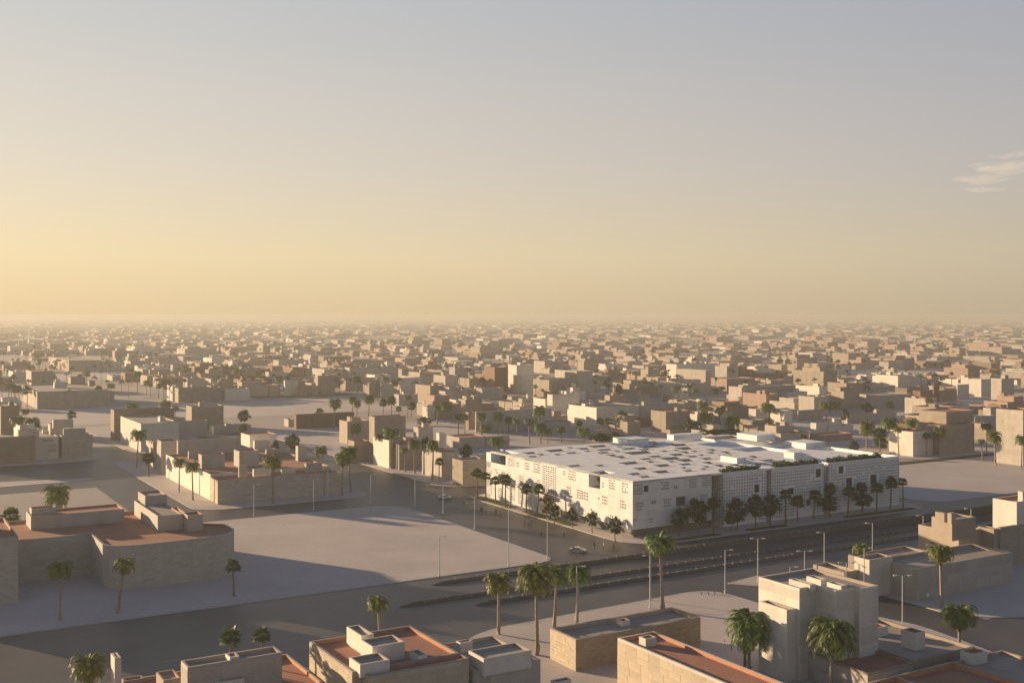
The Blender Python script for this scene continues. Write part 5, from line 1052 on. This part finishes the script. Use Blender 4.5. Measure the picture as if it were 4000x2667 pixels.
wd_o = tag(link('distant_trees', wd.mesh('distant_trees', ['leaf'])), 'far-off dark tree crowns dotted through the hazy city', kind='stuff')
tag(link('distant_trunks', wt.mesh('distant_trunks', ['trunk']), wd_o), kind='stuff')

# ------------------------------------------------------------------ clouds and haze
cl_m, t_, b_ = new_mat('cloud'); t_.nodes.remove(b_); pv = t_.nodes.new('ShaderNodeVolumePrincipled')
pv.inputs['Color'].default_value = (1, 1, 1, 1); pv.inputs['Anisotropy'].default_value = .1
co = t_.nodes.new('ShaderNodeTexCoord'); mp = t_.nodes.new('ShaderNodeMapping'); mp.inputs['Scale'].default_value = (.006, .004, .022); nz = t_.nodes.new('ShaderNodeTexNoise'); nz.inputs['Scale'].default_value = 1; nz.inputs['Detail'].default_value = 4; nz.inputs['Distortion'].default_value = .8
mr = t_.nodes.new('ShaderNodeMapRange'); mr.inputs[1].default_value = .38; mr.inputs[2].default_value = .75; mr.inputs[3].default_value = 0; mr.inputs[4].default_value = .0028
t_.links.new(co.outputs['Object'], mp.inputs[0]); t_.links.new(mp.outputs[0], nz.inputs['Vector']); t_.links.new(nz.outputs[0], mr.inputs[0]); t_.links.new(mr.outputs[0], pv.inputs['Density'])
t_.links.new(pv.outputs[0], t_.nodes['Material Output'].inputs['Volume']); MATS['cloud'] = cl_m
def cloud(px, py, wpx, hpx, D, label, skew=0):
    mb = MB(); n, m = 24, 12; rr = random.Random(px); ph = [rr.uniform(0, 6) for _ in range(4)]; A_, B_ = wpx * D / FPX / 2, hpx * D / FPX / 2
    for i in range(m + 1):
        th = math.pi * i / m
        for j in range(n):
            f_ = 2 * math.pi * j / n; wv = 1 + .18 * math.sin(3 * f_ + ph[0]) + .1 * math.sin(5 * f_ + ph[1]); x = math.sin(th) * math.cos(f_) * A_ * wv; y = math.sin(th) * math.sin(f_) * A_ * .8 * wv; z = math.cos(th) * B_ * (1 + .25 * math.sin(x / A_ * 4 + ph[2])) + skew * x
            mb.v.append((x, y, z))
    for i in range(m):
        for j in range(n): mb.f.append((i * n + j, (i + 1) * n + j, (i + 1) * n + (j + 1) % n, i * n + (j + 1) % n)); mb.m.append(0)
    X, Z = (px - 2000) / FPX * D, CAMH + (HY - py) / FPX * D
    tag(link('cloud', mb.mesh('cloud', ['cloud'], True), None, (X, D, Z)), label, 'cloud', 'wispy clouds at the right edge')
cloud(3940, 655, 300, 38, 9000, 'brightest wispy cloud at the right edge', -.02); cloud(3840, 700, 210, 34, 9100, 'wispy cloud below the brightest one', -.01); cloud(3850, 741, 150, 20, 9200, 'small faint cloud lowest of the wisps', -.03); cloud(3920, 612, 110, 15, 9300, 'small faint cloud above the brightest one', -.03); cloud(3985, 600, 90, 22, 9350, 'topmost faint cloud cut by the right edge')
hz = MB(); hz.box(-15900, 15900, -420, 15600, -4, 66)
hm, t_, b_ = new_mat('haze'); t_.nodes.remove(b_); pv = t_.nodes.new('ShaderNodeVolumePrincipled')
pv.inputs['Density'].default_value = 2.25e-4; pv.inputs['Color'].default_value = (.54, .545, .515, 1); pv.inputs['Anisotropy'].default_value = .2
t_.links.new(pv.outputs[0], t_.nodes['Material Output'].inputs['Volume']); MATS['haze'] = hm
tag(link('haze', hz.mesh('haze', ['haze'])), 'dusty golden haze over the city', kind='stuff')
